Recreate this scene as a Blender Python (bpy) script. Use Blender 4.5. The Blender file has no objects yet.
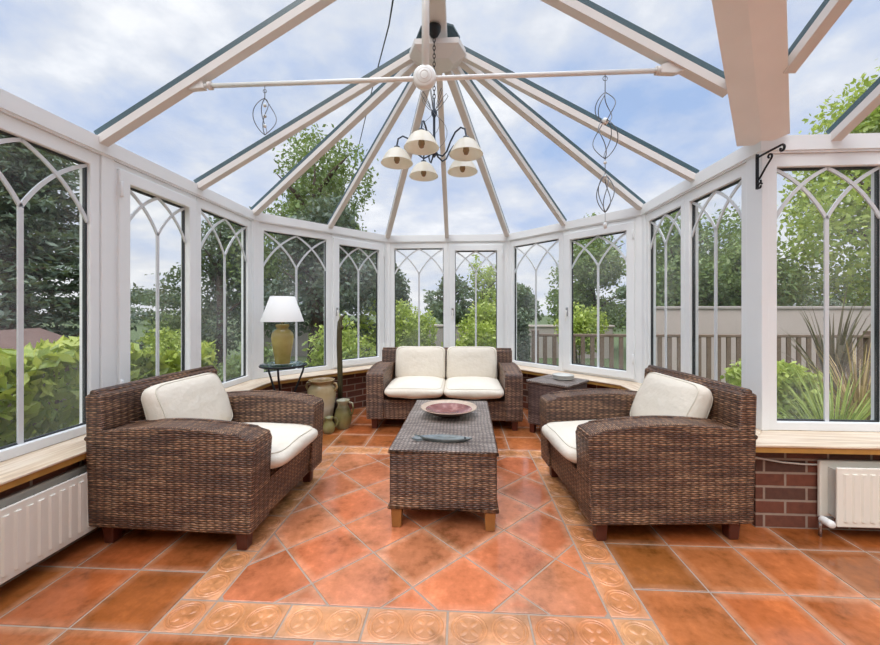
import bpy, bmesh, math, random
import numpy as np
from mathutils import Vector, Matrix
random.seed(7); rng = np.random.default_rng(7)
scene = bpy.context.scene
COL = scene.collection
PI = math.pi
def R(d): return math.radians(d)

# ------------------------------------------------------------------ materials
def srgb(r, g, b):
    f = lambda c: (c/255/12.92) if c/255 <= .04045 else ((c/255+.055)/1.055)**2.4
    return (f(r), f(g), f(b), 1)

class NT:
    def __init__(s, name):
        s.m = bpy.data.materials.new(name); s.m.use_nodes = True
        s.t = s.m.node_tree; s.t.nodes.clear()
        s.out = s.t.nodes.new('ShaderNodeOutputMaterial')
    def n(s, typ, **kw):
        nd = s.t.nodes.new('ShaderNode'+typ)
        for k, v in kw.items(): setattr(nd, k, v)
        return nd
    def l(s, a, b): s.t.links.new(a, b)
    def val(s, sock, v):
        if hasattr(v, 'is_linked') or isinstance(v, bpy.types.NodeSocket): s.l(v, sock)
        else: sock.default_value = v
    def math(s, op, a, b=0.0, c=None):
        nd = s.n('Math', operation=op)
        s.val(nd.inputs[0], a); s.val(nd.inputs[1], b)
        if c is not None: s.val(nd.inputs[2], c)
        return nd.outputs[0]
    def mix(s, fac, a, b, blend='MIX'):
        nd = s.n('Mix', data_type='RGBA', blend_type=blend)
        s.val(nd.inputs[0], fac); s.val(nd.inputs[6], a); s.val(nd.inputs[7], b)
        return nd.outputs[2]
    def noise(s, vec, scale, detail=3, rough=.5):
        nd = s.n('TexNoise'); s.l(vec, nd.inputs['Vector'])
        nd.inputs['Scale'].default_value = scale; nd.inputs['Detail'].default_value = detail
        nd.inputs['Roughness'].default_value = rough
        return nd.outputs['Fac']
    def ramp(s, fac, stops):
        nd = s.n('ValToRGB'); s.l(fac, nd.inputs[0])
        e = nd.color_ramp.elements
        while len(e) < len(stops): e.new(.5)
        for el, (p, c) in zip(e, stops): el.position = p; el.color = c
        return nd.outputs[0]
    def bsdf(s, color, rough=.5, metal=0, spec=.5, bump=None, bstr=.3, bdist=.01, coat=0):
        b = s.n('BsdfPrincipled')
        s.val(b.inputs['Base Color'], color); s.val(b.inputs['Roughness'], rough)
        b.inputs['Metallic'].default_value = metal
        s.val(b.inputs['Specular IOR Level'], spec)
        b.inputs['Coat Weight'].default_value = coat
        if bump is not None:
            bp = s.n('Bump'); bp.inputs['Strength'].default_value = bstr
            bp.inputs['Distance'].default_value = bdist
            s.l(bump, bp.inputs['Height']); s.l(bp.outputs[0], b.inputs['Normal'])
        s.l(b.outputs[0], s.out.inputs[0]); s.b = b
        return s.m
    def obj(s): return s.n('TexCoord').outputs['Object']
    def uv(s): return s.n('TexCoord').outputs['UV']

def simple(name, col, rough=.5, metal=0, var=.08, scale=8, spec=.5, bstr=0.0):
    t = NT(name); o = t.obj(); nz = t.noise(o, scale, 4)
    dark = tuple(c*(1-var*2) for c in col[:3])+(1,)
    lite = tuple(min(1, c*(1+var)) for c in col[:3])+(1,)
    c = t.mix(nz, dark, lite)
    return t.bsdf(c, rough, metal, spec, bump=nz if bstr else None, bstr=bstr)

M = {}
M['upvc'] = simple('white_upvc', srgb(238, 240, 240), .35, var=.03, scale=3)
M['roofwhite'] = simple('aged_white_cladding', srgb(222, 216, 210), .45, var=.06, scale=5)
M['valley'] = simple('aged_cream_cladding', srgb(244, 241, 238), .45, var=.06, scale=4)
M['bar'] = simple('glazing_bar_white', srgb(214, 217, 219), .4, var=.03)
M['cap'] = simple('teal_grey_capping', srgb(60, 84, 90), .35, var=.12)
M['rubber'] = simple('dark_rubber', srgb(40, 44, 46), .6)
M['blackiron'] = simple('black_iron', srgb(28, 28, 30), .45, metal=.3, var=.1)
M['wire'] = simple('grey_wire', srgb(110, 112, 116), .35, metal=.6)
M['chandelier'] = simple('dark_blue_grey_metal', srgb(52, 60, 72), .4, metal=.4)
M['white_enamel'] = simple('white_enamel', srgb(236, 235, 230), .3, var=.02)
M['rad'] = simple('cream_radiator_enamel', srgb(236, 231, 218), .35, var=.02)
M['radin'] = simple('grey_radiator_back', srgb(205, 206, 200), .45, var=.04)
M['chrome'] = simple('brushed_chrome', srgb(190, 190, 192), .25, metal=.9, var=.05)
M['plaster'] = simple('cream_plaster', srgb(232, 226, 214), .8, var=.03)
M['legdark'] = simple('red_brown_leg_wood', srgb(92, 42, 28), .4, var=.2, scale=20)
M['legtan'] = simple('honey_leg_wood', srgb(158, 104, 50), .45, var=.2, scale=20)
M['bulb'] = simple('clear_bulb_glass', srgb(150, 125, 92), .2, var=.1)
M['crystal'] = simple('pale_crystal', srgb(225, 228, 225), .1, var=.05)
M['cactus'] = simple('dull_green_cactus', srgb(84, 76, 46), .7, var=.3, scale=30)
M['drypot'] = simple('dark_clay_pot', srgb(70, 48, 40), .7, var=.2)
M['soil'] = simple('dry_soil', srgb(70, 52, 38), .9, var=.3, scale=40)
M['render'] = simple('pale_render_wall', srgb(196, 182, 174), .9, var=.1, scale=1.5)
M['render2'] = simple('grey_render_wall', srgb(176, 166, 160), .9, var=.12, scale=1.5)
M['deckwood'] = simple('weathered_brown_timber', srgb(128, 108, 92), .8, var=.25, scale=6)
M['bark'] = simple('grey_brown_bark', srgb(92, 76, 62), .9, var=.3, scale=10)
M['shedroof'] = simple('brown_roof_felt', srgb(112, 88, 80), .9, var=.15)
M['cable'] = simple('black_cable', srgb(40, 42, 46), .6)
M['pebble'] = simple('white_cable', srgb(225, 222, 212), .5)

def cushion_mat():
    t = NT('cream_cushion_cotton'); o = t.obj()
    n1 = t.noise(o, 7, 4, .55); n2 = t.noise(o, 220, 2)
    h = t.math('ADD', n1, t.math('MULTIPLY', n2, .05))
    c = t.mix(t.noise(o, 3.2, 3), srgb(214, 203, 185), srgb(230, 221, 206))
    return t.bsdf(c, .9, spec=.15, bump=h, bstr=.55, bdist=.03)
M['cushion'] = cushion_mat()
M['piping'] = simple('cream_piping_cord', srgb(216, 207, 190), .9, var=.04, spec=.1)

def wicker_mat(name, dark, mid, lite, pitch=.0105, stake=.042, col=.35):
    t = NT(name); uv = t.uv()
    sp = t.n('SeparateXYZ'); t.l(uv, sp.inputs[0])
    u, v = sp.outputs[0], sp.outputs[1]
    wob = t.math('MULTIPLY', t.math('SUBTRACT', t.noise(uv, 14, 3), .5), .016)
    wob2 = t.math('MULTIPLY', t.math('SUBTRACT', t.noise(uv, 6, 2), .5), .03)
    uu = t.math('ADD', u, wob2)
    vv = t.math('DIVIDE', t.math('ADD', v, wob), pitch)
    row = t.math('FLOOR', vv); fr = t.math('FRACT', vv)
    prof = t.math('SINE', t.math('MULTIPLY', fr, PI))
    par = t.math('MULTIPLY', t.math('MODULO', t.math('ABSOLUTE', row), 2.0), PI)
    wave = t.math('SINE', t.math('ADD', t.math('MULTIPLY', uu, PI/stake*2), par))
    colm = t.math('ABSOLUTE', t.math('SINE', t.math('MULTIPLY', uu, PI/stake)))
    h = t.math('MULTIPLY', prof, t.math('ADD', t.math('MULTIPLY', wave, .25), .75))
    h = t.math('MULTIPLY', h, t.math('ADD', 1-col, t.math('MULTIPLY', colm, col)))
    wn = t.n('TexWhiteNoise', noise_dimensions='2D')
    cb = t.n('CombineXYZ'); t.l(row, cb.inputs[0])
    t.l(t.math('FLOOR', t.math('DIVIDE', t.math('ADD', uu, t.math('MULTIPLY', row, .02)), stake*4)), cb.inputs[1])
    t.l(cb.outputs[0], wn.inputs['Vector'])
    big = t.noise(uv, 4.0, 4)
    tone = t.math('ADD', t.math('MULTIPLY', wn.outputs[0], .42), t.math('MULTIPLY', big, .62))
    c = t.ramp(tone, [(.15, dark), (.5, mid), (.95, lite)])
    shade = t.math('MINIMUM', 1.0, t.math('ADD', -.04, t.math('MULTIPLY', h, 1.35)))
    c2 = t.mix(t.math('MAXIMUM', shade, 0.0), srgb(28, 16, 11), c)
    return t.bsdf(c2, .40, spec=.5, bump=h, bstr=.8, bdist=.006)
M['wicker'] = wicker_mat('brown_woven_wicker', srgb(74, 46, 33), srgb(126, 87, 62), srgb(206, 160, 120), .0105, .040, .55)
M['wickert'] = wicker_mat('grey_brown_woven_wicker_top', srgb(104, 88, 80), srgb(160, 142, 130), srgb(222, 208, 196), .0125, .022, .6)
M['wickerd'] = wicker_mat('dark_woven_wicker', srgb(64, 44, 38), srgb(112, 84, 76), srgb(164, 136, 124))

def pine():
    t = NT('limed_pine_board'); uv = t.uv()
    mp = t.n('Mapping'); t.l(uv, mp.inputs[0]); mp.inputs['Scale'].default_value = (1.2, 16, 1)
    n = t.noise(mp.outputs[0], 2.2, 5, .6); n2 = t.noise(uv, 2.5, 3)
    c = t.ramp(n, [(.3, srgb(150, 112, 72)), (.45, srgb(200, 166, 126)), (.6, srgb(226, 206, 178)), (.75, srgb(182, 144, 98))])
    c = t.mix(t.math('MULTIPLY', n2, .6), c, srgb(230, 220, 206))
    return t.bsdf(c, .4, bump=n, bstr=.1)
M['pine'] = pine()
M['pineedge'] = simple('varnished_pine_edge', srgb(186, 138, 70), .35, var=.2, scale=14)

def brick():
    t = NT('old_red_brick'); uv = t.uv()
    b = t.n('TexBrick'); t.l(uv, b.inputs['Vector'])
    b.inputs['Scale'].default_value = 1; b.inputs['Brick Width'].default_value = .215
    b.inputs['Row Height'].default_value = .073; b.inputs['Mortar Size'].default_value = .007
    b.inputs['Mortar Smooth'].default_value = .3; b.inputs['Bias'].default_value = -.1
    b.inputs['Color1'].default_value = srgb(120, 78, 64); b.inputs['Color2'].default_value = srgb(86, 70, 64)
    b.inputs['Mortar'].default_value = srgb(158, 144, 132)
    n = t.noise(uv, 30, 4)
    c = t.mix(.5, b.outputs[0], t.mix(n, srgb(70, 60, 58), srgb(230, 200, 180)), 'SOFT_LIGHT')
    h = t.math('ADD', t.math('MULTIPLY', b.outputs['Fac'], -1), t.math('MULTIPLY', n, .4))
    return t.bsdf(c, .85, spec=.2, bump=h, bstr=.5, bdist=.01)
M['brick'] = brick()

def tile_mat():
    t = NT('glazed_terracotta_tile'); o = t.obj()
    at = t.n('Attribute', attribute_name='tint')
    n1 = t.noise(o, 4.5, 5, .6); n2 = t.noise(o, 24, 4, .65); n3 = t.noise(o, 1.7, 2)
    m = t.math('ADD', t.math('MULTIPLY', n1, .65), t.math('MULTIPLY', n2, .35))
    f = t.ramp(m, [(.34, (.50, .50, .40, 1)), (.47, (.92, .92, .86, 1)), (.55, (1.08, 1.08, 1.05, 1)), (.68, (1.5, 1.55, 1.55, 1))])
    c = t.mix(1.0, at.outputs['Color'], f, 'MULTIPLY')
    rg = t.math('ADD', .05, t.math('MULTIPLY', n2, .22))
    return t.bsdf(c, rg, spec=.75, bump=m, bstr=.06, bdist=.012)
M['tile'] = tile_mat()
M['grout'] = simple('grey_grout', srgb(166, 146, 128), .9, var=.15, scale=12)

def glass_mat(name, tint, refl=.5, haze=0.0):
    t = NT(name)
    tr = t.n('BsdfTransparent'); tr.inputs[0].default_value = tint
    gl = t.n('BsdfGlossy'); gl.inputs['Roughness'].default_value = .0
    gl.inputs[0].default_value = (.9, .95, 1, 1)
    lw = t.n('LayerWeight'); lw.inputs[0].default_value = .12
    mx = t.n('MixShader'); t.l(t.math('MULTIPLY', lw.outputs['Fresnel'], refl), mx.inputs[0])
    t.l(tr.outputs[0], mx.inputs[1]); t.l(gl.outputs[0], mx.inputs[2])
    last = mx.outputs[0]
    if haze:
        df = t.n('BsdfDiffuse'); df.inputs[0].default_value = (.8, .82, .84, 1)  # pale diffuse patches paint hazy reflections onto the glass
        m2 = t.n('MixShader')
        nz = t.ramp(t.noise(t.obj(), 1.6, 4), [(.35, (0, 0, 0, 1)), (.7, (1, 1, 1, 1))])
        t.l(t.math('MULTIPLY', nz, haze), m2.inputs[0]); t.l(last, m2.inputs[1]); t.l(df.outputs[0], m2.inputs[2])
        last = m2.outputs[0]
    t.l(last, t.out.inputs[0])
    return t.m
M['glass'] = glass_mat('window_glass', (.95, .97, .96, 1), .5, .16)
M['roofglass'] = glass_mat('roof_glass', (.95, .975, 1, 1), .35, .05)
M['tableglass'] = glass_mat('table_glass', (.72, .80, .80, 1), .9)

def leaf_mat(name, c1, c2, tr=.35):
    t = NT(name); at = t.n('Attribute', attribute_name='tint')
    sp = t.n('SeparateColor'); t.l(at.outputs['Color'], sp.inputs[0])
    c = t.mix(sp.outputs[0], c1, c2)
    d = t.n('BsdfDiffuse'); t.l(c, d.inputs[0])
    x = t.n('BsdfTranslucent'); t.l(t.mix(.4, c, srgb(190, 200, 60)), x.inputs[0])
    g = t.n('BsdfGlossy'); g.inputs['Roughness'].default_value = .35; g.inputs[0].default_value = (.6, .6, .6, 1)
    m1 = t.n('MixShader'); m1.inputs[0].default_value = tr
    t.l(d.outputs[0], m1.inputs[1]); t.l(x.outputs[0], m1.inputs[2])
    m2 = t.n('MixShader'); m2.inputs[0].default_value = .05
    t.l(m1.outputs[0], m2.inputs[1]); t.l(g.outputs[0], m2.inputs[2])
    t.l(m2.outputs[0], t.out.inputs[0])
    return t.m
M['lf_dark'] = leaf_mat('dark_conifer_needles', srgb(56, 72, 60), srgb(122, 138, 116), .15)
M['lf_mid'] = leaf_mat('mid_green_leaves', srgb(76, 98, 60), srgb(150, 170, 106), .25)
M['lf_bright'] = leaf_mat('bright_green_leaves', srgb(112, 140, 54), srgb(204, 216, 116), .35)
M['lf_laurel'] = leaf_mat('yellow_green_laurel_leaves', srgb(96, 128, 40), srgb(204, 210, 104), .3)
M['lf_far'] = leaf_mat('blue_green_far_leaves', srgb(76, 94, 74), srgb(122, 138, 108), .2)
M['lf_dry'] = leaf_mat('dry_straw_leaves', srgb(120, 92, 62), srgb(206, 178, 122), .2)
M['lf_phor'] = leaf_mat('purple_brown_strap_leaves', srgb(74, 64, 60), srgb(150, 138, 124), .15)
M['ground'] = simple('rough_lawn', srgb(84, 98, 58), .95, var=.25, scale=3)

def glaze(name, a, b, c):
    t = NT(name); o = t.obj(); sp = t.n('SeparateXYZ'); t.l(o, sp.inputs[0])
    n = t.noise(o, 9, 4); z = t.math('ADD', sp.outputs[2], t.math('MULTIPLY', n, .22))
    z2 = t.math('FRACT', t.math('MULTIPLY', z, 2.3))
    col = t.ramp(z2, [(0, a), (.4, b), (.7, c), (1, a)])
    return t.bsdf(col, .2, spec=.6)
M['urn'] = glaze('pale_drip_glaze', srgb(190, 174, 134), srgb(132, 100, 52), srgb(204, 198, 178))
M['jug'] = glaze('green_drip_glaze', srgb(190, 186, 156), srgb(140, 134, 84), srgb(98, 88, 54))
M['lampbase'] = glaze('olive_glaze', srgb(170, 154, 88), srgb(150, 136, 74), srgb(184, 168, 104))
M['shade'] = simple('white_lamp_shade', srgb(226, 223, 218), .8, var=.02)
def bowl_in():
    t = NT('red_brown_bowl_glaze'); o = t.obj(); n = t.noise(o, 11, 4)
    c = t.ramp(n, [(.3, srgb(88, 42, 38)), (.55, srgb(126, 72, 66)), (.75, srgb(176, 130, 120))])
    return t.bsdf(c, .15, spec=.6)
M['bowlin'] = bowl_in()
M['bowlrim'] = simple('speckled_bowl_rim', srgb(196, 172, 150), .35, var=.2, scale=40)
M['bowlout'] = simple('dark_bowl_outside', srgb(84, 58, 50), .4, var=.15)
M['fish'] = simple('grey_blue_glass_glaze', srgb(116, 122, 120), .15, var=.35, scale=18)
M['dish'] = simple('pale_ribbed_glass', srgb(208, 206, 198), .25, var=.06)
def lampglass():
    t = NT('alabaster_shade_glass'); o = t.obj()
    c = t.mix(t.noise(o, 14, 4), srgb(240, 234, 216), srgb(250, 247, 238))
    d = t.n('BsdfDiffuse'); t.l(c, d.inputs[0]); x = t.n('BsdfTranslucent'); t.l(c, x.inputs[0])
    g = t.n('BsdfGlossy'); g.inputs['Roughness'].default_value = .2
    m1 = t.n('MixShader'); m1.inputs[0].default_value = .45
    t.l(d.outputs[0], m1.inputs[1]); t.l(x.outputs[0], m1.inputs[2])
    m2 = t.n('MixShader'); m2.inputs[0].default_value = .06
    t.l(m1.outputs[0], m2.inputs[1]); t.l(g.outputs[0], m2.inputs[2]); t.l(m2.outputs[0], t.out.inputs[0])
    return t.m
M['lampglass'] = lampglass()

# ------------------------------------------------------------------ mesh builder
class MB:
    def __init__(s): s.bm = bmesh.new()
    def _add(s, vs, fs, mi=0, smooth=False, mtx=None):
        bv = [s.bm.verts.new(mtx @ Vector(v) if mtx else v) for v in vs]
        out = []
        for f in fs:
            try:
                fc = s.bm.faces.new([bv[i] for i in f]); fc.material_index = mi; fc.smooth = smooth; out.append(fc)
            except ValueError: pass
        return bv, out
    def box(s, c, sz, mi=0, mtx=None, bevel=0, taper=1.0):
        x, y, z = (d/2 for d in sz); vs = []
        for k in (-1, 1):
            q = taper if k < 0 else 1
            for a, b in ((-1, -1), (1, -1), (1, 1), (-1, 1)):
                vs.append((c[0]+a*x*q, c[1]+b*y*q, c[2]+k*z))
        fs = [(3, 2, 1, 0), (4, 5, 6, 7), (0, 1, 5, 4), (1, 2, 6, 5), (2, 3, 7, 6), (3, 0, 4, 7)]
        bv, ff = s._add(vs, fs, mi, False, mtx)
        if bevel: s._bevel(ff, bevel)
        return s
    def _bevel(s, ff, w, seg=2):
        es = list({e for f in ff for e in f.edges})
        r = bmesh.ops.bevel(s.bm, geom=es, offset=w, segments=seg, profile=.5, affect='EDGES')
    def prism(s, poly, z0, z1, mi=0, mtx=None, bevel=0, seg=2):
        n = len(poly)
        vs = [(p[0], p[1], z0) for p in poly]+[(p[0], p[1], z1) for p in poly]
        fs = [tuple(range(n-1, -1, -1)), tuple(range(n, 2*n))]+[(i, (i+1) % n, n+(i+1) % n, n+i) for i in range(n)]
        bv, ff = s._add(vs, fs, mi, False, mtx)
        if bevel: s._bevel(ff, bevel, seg)
        return s
    def hexa(s, bot, top, mi=0):
        n = len(bot)
        fs = [tuple(range(n-1, -1, -1)), tuple(range(n, 2*n))]+[(i, (i+1) % n, n+(i+1) % n, n+i) for i in range(n)]
        s._add(list(bot)+list(top), fs, mi); return s
    def lathe(s, prof, n=32, mi=0, c=(0, 0, 0), mtx=None, smooth=True, caps=True):
        vs = []; fs = []
        for r, z in prof:
            for i in range(n):
                a = 2*PI*i/n; vs.append((c[0]+r*math.cos(a), c[1]+r*math.sin(a), c[2]+z))
        for j in range(len(prof)-1):
            for i in range(n):
                k = (i+1) % n
                fs.append((j*n+i, j*n+k, (j+1)*n+k, (j+1)*n+i))
        if caps and prof[0][0] > 1e-6: fs.append(tuple(range(n-1, -1, -1)))
        if caps and prof[-1][0] > 1e-6: fs.append(tuple((len(prof)-1)*n+i for i in range(n)))
        s._add(vs, fs, mi, smooth, mtx); return s
    def tube(s, path, r, n=8, mi=0, closed=False, mtx=None):
        P = [Vector(p) for p in path]; m = len(P)
        rr = r if hasattr(r, '__len__') else [r]*m
        vs = []; fs = []; prev = None
        for i, p in enumerate(P):
            if closed: d = P[(i+1) % m]-P[i-1]
            else: d = P[min(i+1, m-1)]-P[max(i-1, 0)]
            if d.length < 1e-9: d = Vector((0, 0, 1))
            d.normalize()
            if prev is None:
                up = Vector((0, 0, 1)) if abs(d.z) < .9 else Vector((1, 0, 0))
                a = d.cross(up).normalized()
            else:
                a = prev-d*prev.dot(d)
                a = a.normalized() if a.length > 1e-6 else d.orthogonal().normalized()
            prev = a; b = d.cross(a)
            for k in range(n):
                t = 2*PI*k/n; vs.append(tuple(p+(a*math.cos(t)+b*math.sin(t))*rr[i]))
        seg = m if closed else m-1
        for i in range(seg):
            j = (i+1) % m
            for k in range(n):
                q = (k+1) % n; fs.append((i*n+k, i*n+q, j*n+q, j*n+k))
        if not closed: fs += [tuple(range(n-1, -1, -1)), tuple((m-1)*n+k for k in range(n))]
        s._add(vs, fs, mi, True, mtx); return s
    def sphere(s, c, r, n=12, mi=0, sc=(1, 1, 1)):
        prof = []
        vs = []; fs = []
        for j in range(n//2+1):
            a = -PI/2+PI*j/(n//2); prof.append((max(r*math.cos(a), 1e-5)*1, r*math.sin(a)))
        for rr, z in prof:
            for i in range(n):
                a = 2*PI*i/n; vs.append((c[0]+rr*math.cos(a)*sc[0], c[1]+rr*math.sin(a)*sc[1], c[2]+z*sc[2]))
        for j in range(len(prof)-1):
            for i in range(n):
                k = (i+1) % n; fs.append((j*n+i, j*n+k, (j+1)*n+k, (j+1)*n+i))
        s._add(vs, fs, mi, True); return s
    def ring_frame(s, x0, x1, z0, z1, l, r, t, b, y0, y1, mi=0, mtx=None, bevel=.004):
        o = [(x0, z0), (x1, z0), (x1, z1), (x0, z1)]; i = [(x0+l, z0+b), (x1-r, z0+b), (x1-r, z1-t), (x0+l, z1-t)]
        vs = [(x, y0, z) for x, z in o]+[(x, y0, z) for x, z in i]+[(x, y1, z) for x, z in o]+[(x, y1, z) for x, z in i]
        fs = []
        for k in range(4):
            q = (k+1) % 4
            fs += [(k, q, 4+q, 4+k), (8+q, 8+k, 12+k, 12+q), (q, k, 8+k, 8+q), (4+k, 4+q, 12+q, 12+k)]
        bv, ff = s._add(vs, fs, mi, False, mtx)
        if bevel:
            es = [e for e in {e for f in ff for e in f.edges} if len(e.link_faces) == 2 and abs(e.link_faces[0].normal.dot(e.link_faces[1].normal)) < .5] if False else None
            s.bm.normal_update()
            es = [e for e in {e for f in ff for e in f.edges} if len(e.link_faces) == 2 and e.link_faces[0].normal.dot(e.link_faces[1].normal) < .5]
            bmesh.ops.bevel(s.bm, geom=es, offset=bevel, segments=1, affect='EDGES')
        return s
    def build(s, name, mats, parent=None, swap=None, smooth_angle=None, recalc=True):
        bm = s.bm
        if recalc: bmesh.ops.recalc_face_normals(bm, faces=bm.faces)
        bm.normal_update()
        uv = bm.loops.layers.uv.new('UVMap')
        for f in bm.faces:
            n = f.normal; ax = max(range(3), key=lambda i: abs(n[i]))
            for lp in f.loops:
                x, y, z = lp.vert.co
                if ax == 2:
                    lp[uv].uv = (x, y) if swap != 'y' else (y, x)
                elif ax == 0: lp[uv].uv = (y, z)
                else: lp[uv].uv = (x, z)
        me = bpy.data.meshes.new(name); bm.to_mesh(me); bm.free()
        for m in (mats if isinstance(mats, (list, tuple)) else [mats]): me.materials.append(M[m])
        o = bpy.data.objects.new(name, me); COL.objects.link(o)
        if parent: o.parent = parent
        return o

def tag(o, label=None, cat=None, group=None, kind=None):
    if label: o['label'] = label
    if cat: o['category'] = cat
    if group: o['group'] = group
    if kind: o['kind'] = kind
    return o
def thing(name, label, cat, loc=(0, 0, 0), rz=0, group=None):
    o = bpy.data.objects.new(name, None); COL.objects.link(o); o.empty_display_size = .1
    o.location = loc; o.rotation_euler = (0, 0, rz)
    return tag(o, label, cat, group)
def struct(name, loc=(0, 0, 0)):
    o = bpy.data.objects.new(name, None); COL.objects.link(o); o.location = loc; o['kind'] = 'structure'; return o
def kids(o): return [c for c in COL.objects if c.parent == o]
def copy_tree(o, parent=None):
    c = o.copy(); COL.objects.link(c)
    if parent: c.parent = parent
    for ch in kids(o): copy_tree(ch, c)
    return c

# ------------------------------------------------------------------ camera
H = 1.15; F = 371.0; HOR = 311.0; TH = 0.0537
cam = bpy.data.cameras.new('camera'); co = bpy.data.objects.new('camera', cam); COL.objects.link(co)
cam.sensor_fit = 'HORIZONTAL'; cam.sensor_width = 36; cam.lens = 36*F/880
cam.shift_y = -(322.5-HOR)/880
cam.clip_end = 500; cam.clip_start = .02
co.location = (0, 0, H); co.rotation_euler = (PI/2, 0, TH)
scene.camera = co
scene.view_settings.view_transform = 'Standard'
scene.view_settings.look = 'None'
scene.view_settings.exposure = .12

# ------------------------------------------------------------------ plan of the room
XC = -.17
A = [Vector(p) for p in ((-2.06, -2.1), (-2.06, 3.6), (-.955, 4.84), (.615, 4.84), (1.72, 3.6), (1.72, 2.21), (4.6, 2.21))]
SIDES = ['left', 'left_bay', 'back', 'right_bay', 'right', 'front_right']
def inward(i):
    u = (A[i+1]-A[i]).normalized(); return Vector((u.y, -u.x))
def offpt(j, d):
    if j == 0: return A[0]+inward(0)*d
    if j == len(A)-1: return A[j]+inward(j-1)*d
    n1, n2 = inward(j-1), inward(j)
    return A[j]+(n1+n2)*(d/(1+n1.dot(n2)))
def strip(i, d0, d1): return [offpt(i, d0), offpt(i+1, d0), offpt(i+1, d1), offpt(i, d1)]
def fmtx(i):
    u = (A[i+1]-A[i]).normalized(); n = inward(i)
    return Matrix(((u.x, -n.x, 0, A[i].x), (u.y, -n.y, 0, A[i].y), (0, 0, 1, 0), (0, 0, 0, 1)))
ZS, ZT, ZE = .47, 2.045, 2.14     # sill top, frame top, eave top
HUB = Vector((XC, 2.86, 3.25)); ME = (HUB.z-ZE)/1.89

# walls: brick below the windows, built in the frame of their side so that the brick bond runs level
for i in range(6):
    mt = fmtx(i); inv = mt.inverted()
    pl = [inv @ Vector((p.x, p.y, 0)) for p in strip(i, .15, -.12)]
    b = MB().prism([(p.x, p.y) for p in pl], -.25, ZS-.035)
    o = b.build('wall_'+SIDES[i], 'brick'); o.matrix_world = mt; o['kind'] = 'structure'
tn = 1
for i in range(6):
    mt = fmtx(i); inv = mt.inverted()
    pl = [inv @ Vector((p.x, p.y, 0)) for p in strip(i, .245, -.05)]
    root = struct('trim_%d' % tn); tn += 1; root.matrix_world = mt
    MB().prism([(p.x, p.y) for p in pl], ZS-.012, ZS, bevel=.004).build('window_board', 'pine', root)
    pl = [inv @ Vector((p.x, p.y, 0)) for p in strip(i, .238, -.04)]
    MB().prism([(p.x, p.y) for p in pl], ZS-.04, ZS-.012).build('board_edge', 'pineedge', root)
# eaves beam
for i in range(6):
    root = struct('trim_%d' % tn); tn += 1
    MB().prism(strip(i, .012, -.10), ZT, ZE-.012).build('eaves_beam', 'upvc', root)
    MB().prism(strip(i, .020, -.10), ZT+.012, ZE).build('eaves_cover', 'upvc', root)
# posts at the corners and on the left wall
def post(poly):
    global tn
    o = MB().prism(poly, ZS, ZT+.005, bevel=.004).build('trim_%d' % tn, 'upvc'); tn += 1; o['kind'] = 'structure'
for j, (wa, wb) in zip(range(1, 6), ((.045, .05), (.05, .04), (.04, .05), (.05, .06), (.11, .03))):
    ua = (A[j]-A[j-1]).normalized(); ub = (A[j+1]-A[j]).normalized(); na, nb = inward(j-1), inward(j)
    def P(off): return offpt(j, off)
    post([A[j]-ua*wa+na*.008, P(.008), A[j]+ub*wb+nb*.008, A[j]+ub*wb-nb*.09, P(-.09), A[j]-ua*wa-na*.09])
post([Vector((-2.052, 2.022)), Vector((-2.16, 2.022)), Vector((-2.16, 2.098)), Vector((-2.052, 2.098))])

# ------------------------------------------------------------------ windows
wn = 1
def bez(p0, p1, p2, n=14):
    return [((1-t)**2*p0[0]+2*t*(1-t)*p1[0]+t*t*p2[0], (1-t)**2*p0[1]+2*t*(1-t)*p1[1]+t*t*p2[1]) for t in [k/n for k in range(n+1)]]
def flat_strip(mb, pts, w, y0, y1, clip):
    P = [Vector(p) for p in pts]; L = []; Rr = []
    for k, p in enumerate(P):
        d = (P[min(k+1, len(P)-1)]-P[max(k-1, 0)]).normalized(); n = Vector((-d.y, d.x))*w/2
        L.append(p+n); Rr.append(p-n)
    c = lambda q: (min(max(q.x, clip[0]), clip[1]), min(max(q.y, clip[2]), clip[3]))
    vs = []; fs = []
    for a, b in zip(L, Rr):
        (ax, az), (bx, bz) = c(a), c(b)
        vs += [(ax, y0, az), (bx, y0, bz), (bx, y1, bz), (ax, y1, az)]
    for k in range(len(L)-1):
        q = 4*k
        for e in range(4): fs.append((q+e, q+(e+1) % 4, q+4+(e+1) % 4, q+4+e))
    mb._add(vs, fs)
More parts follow.
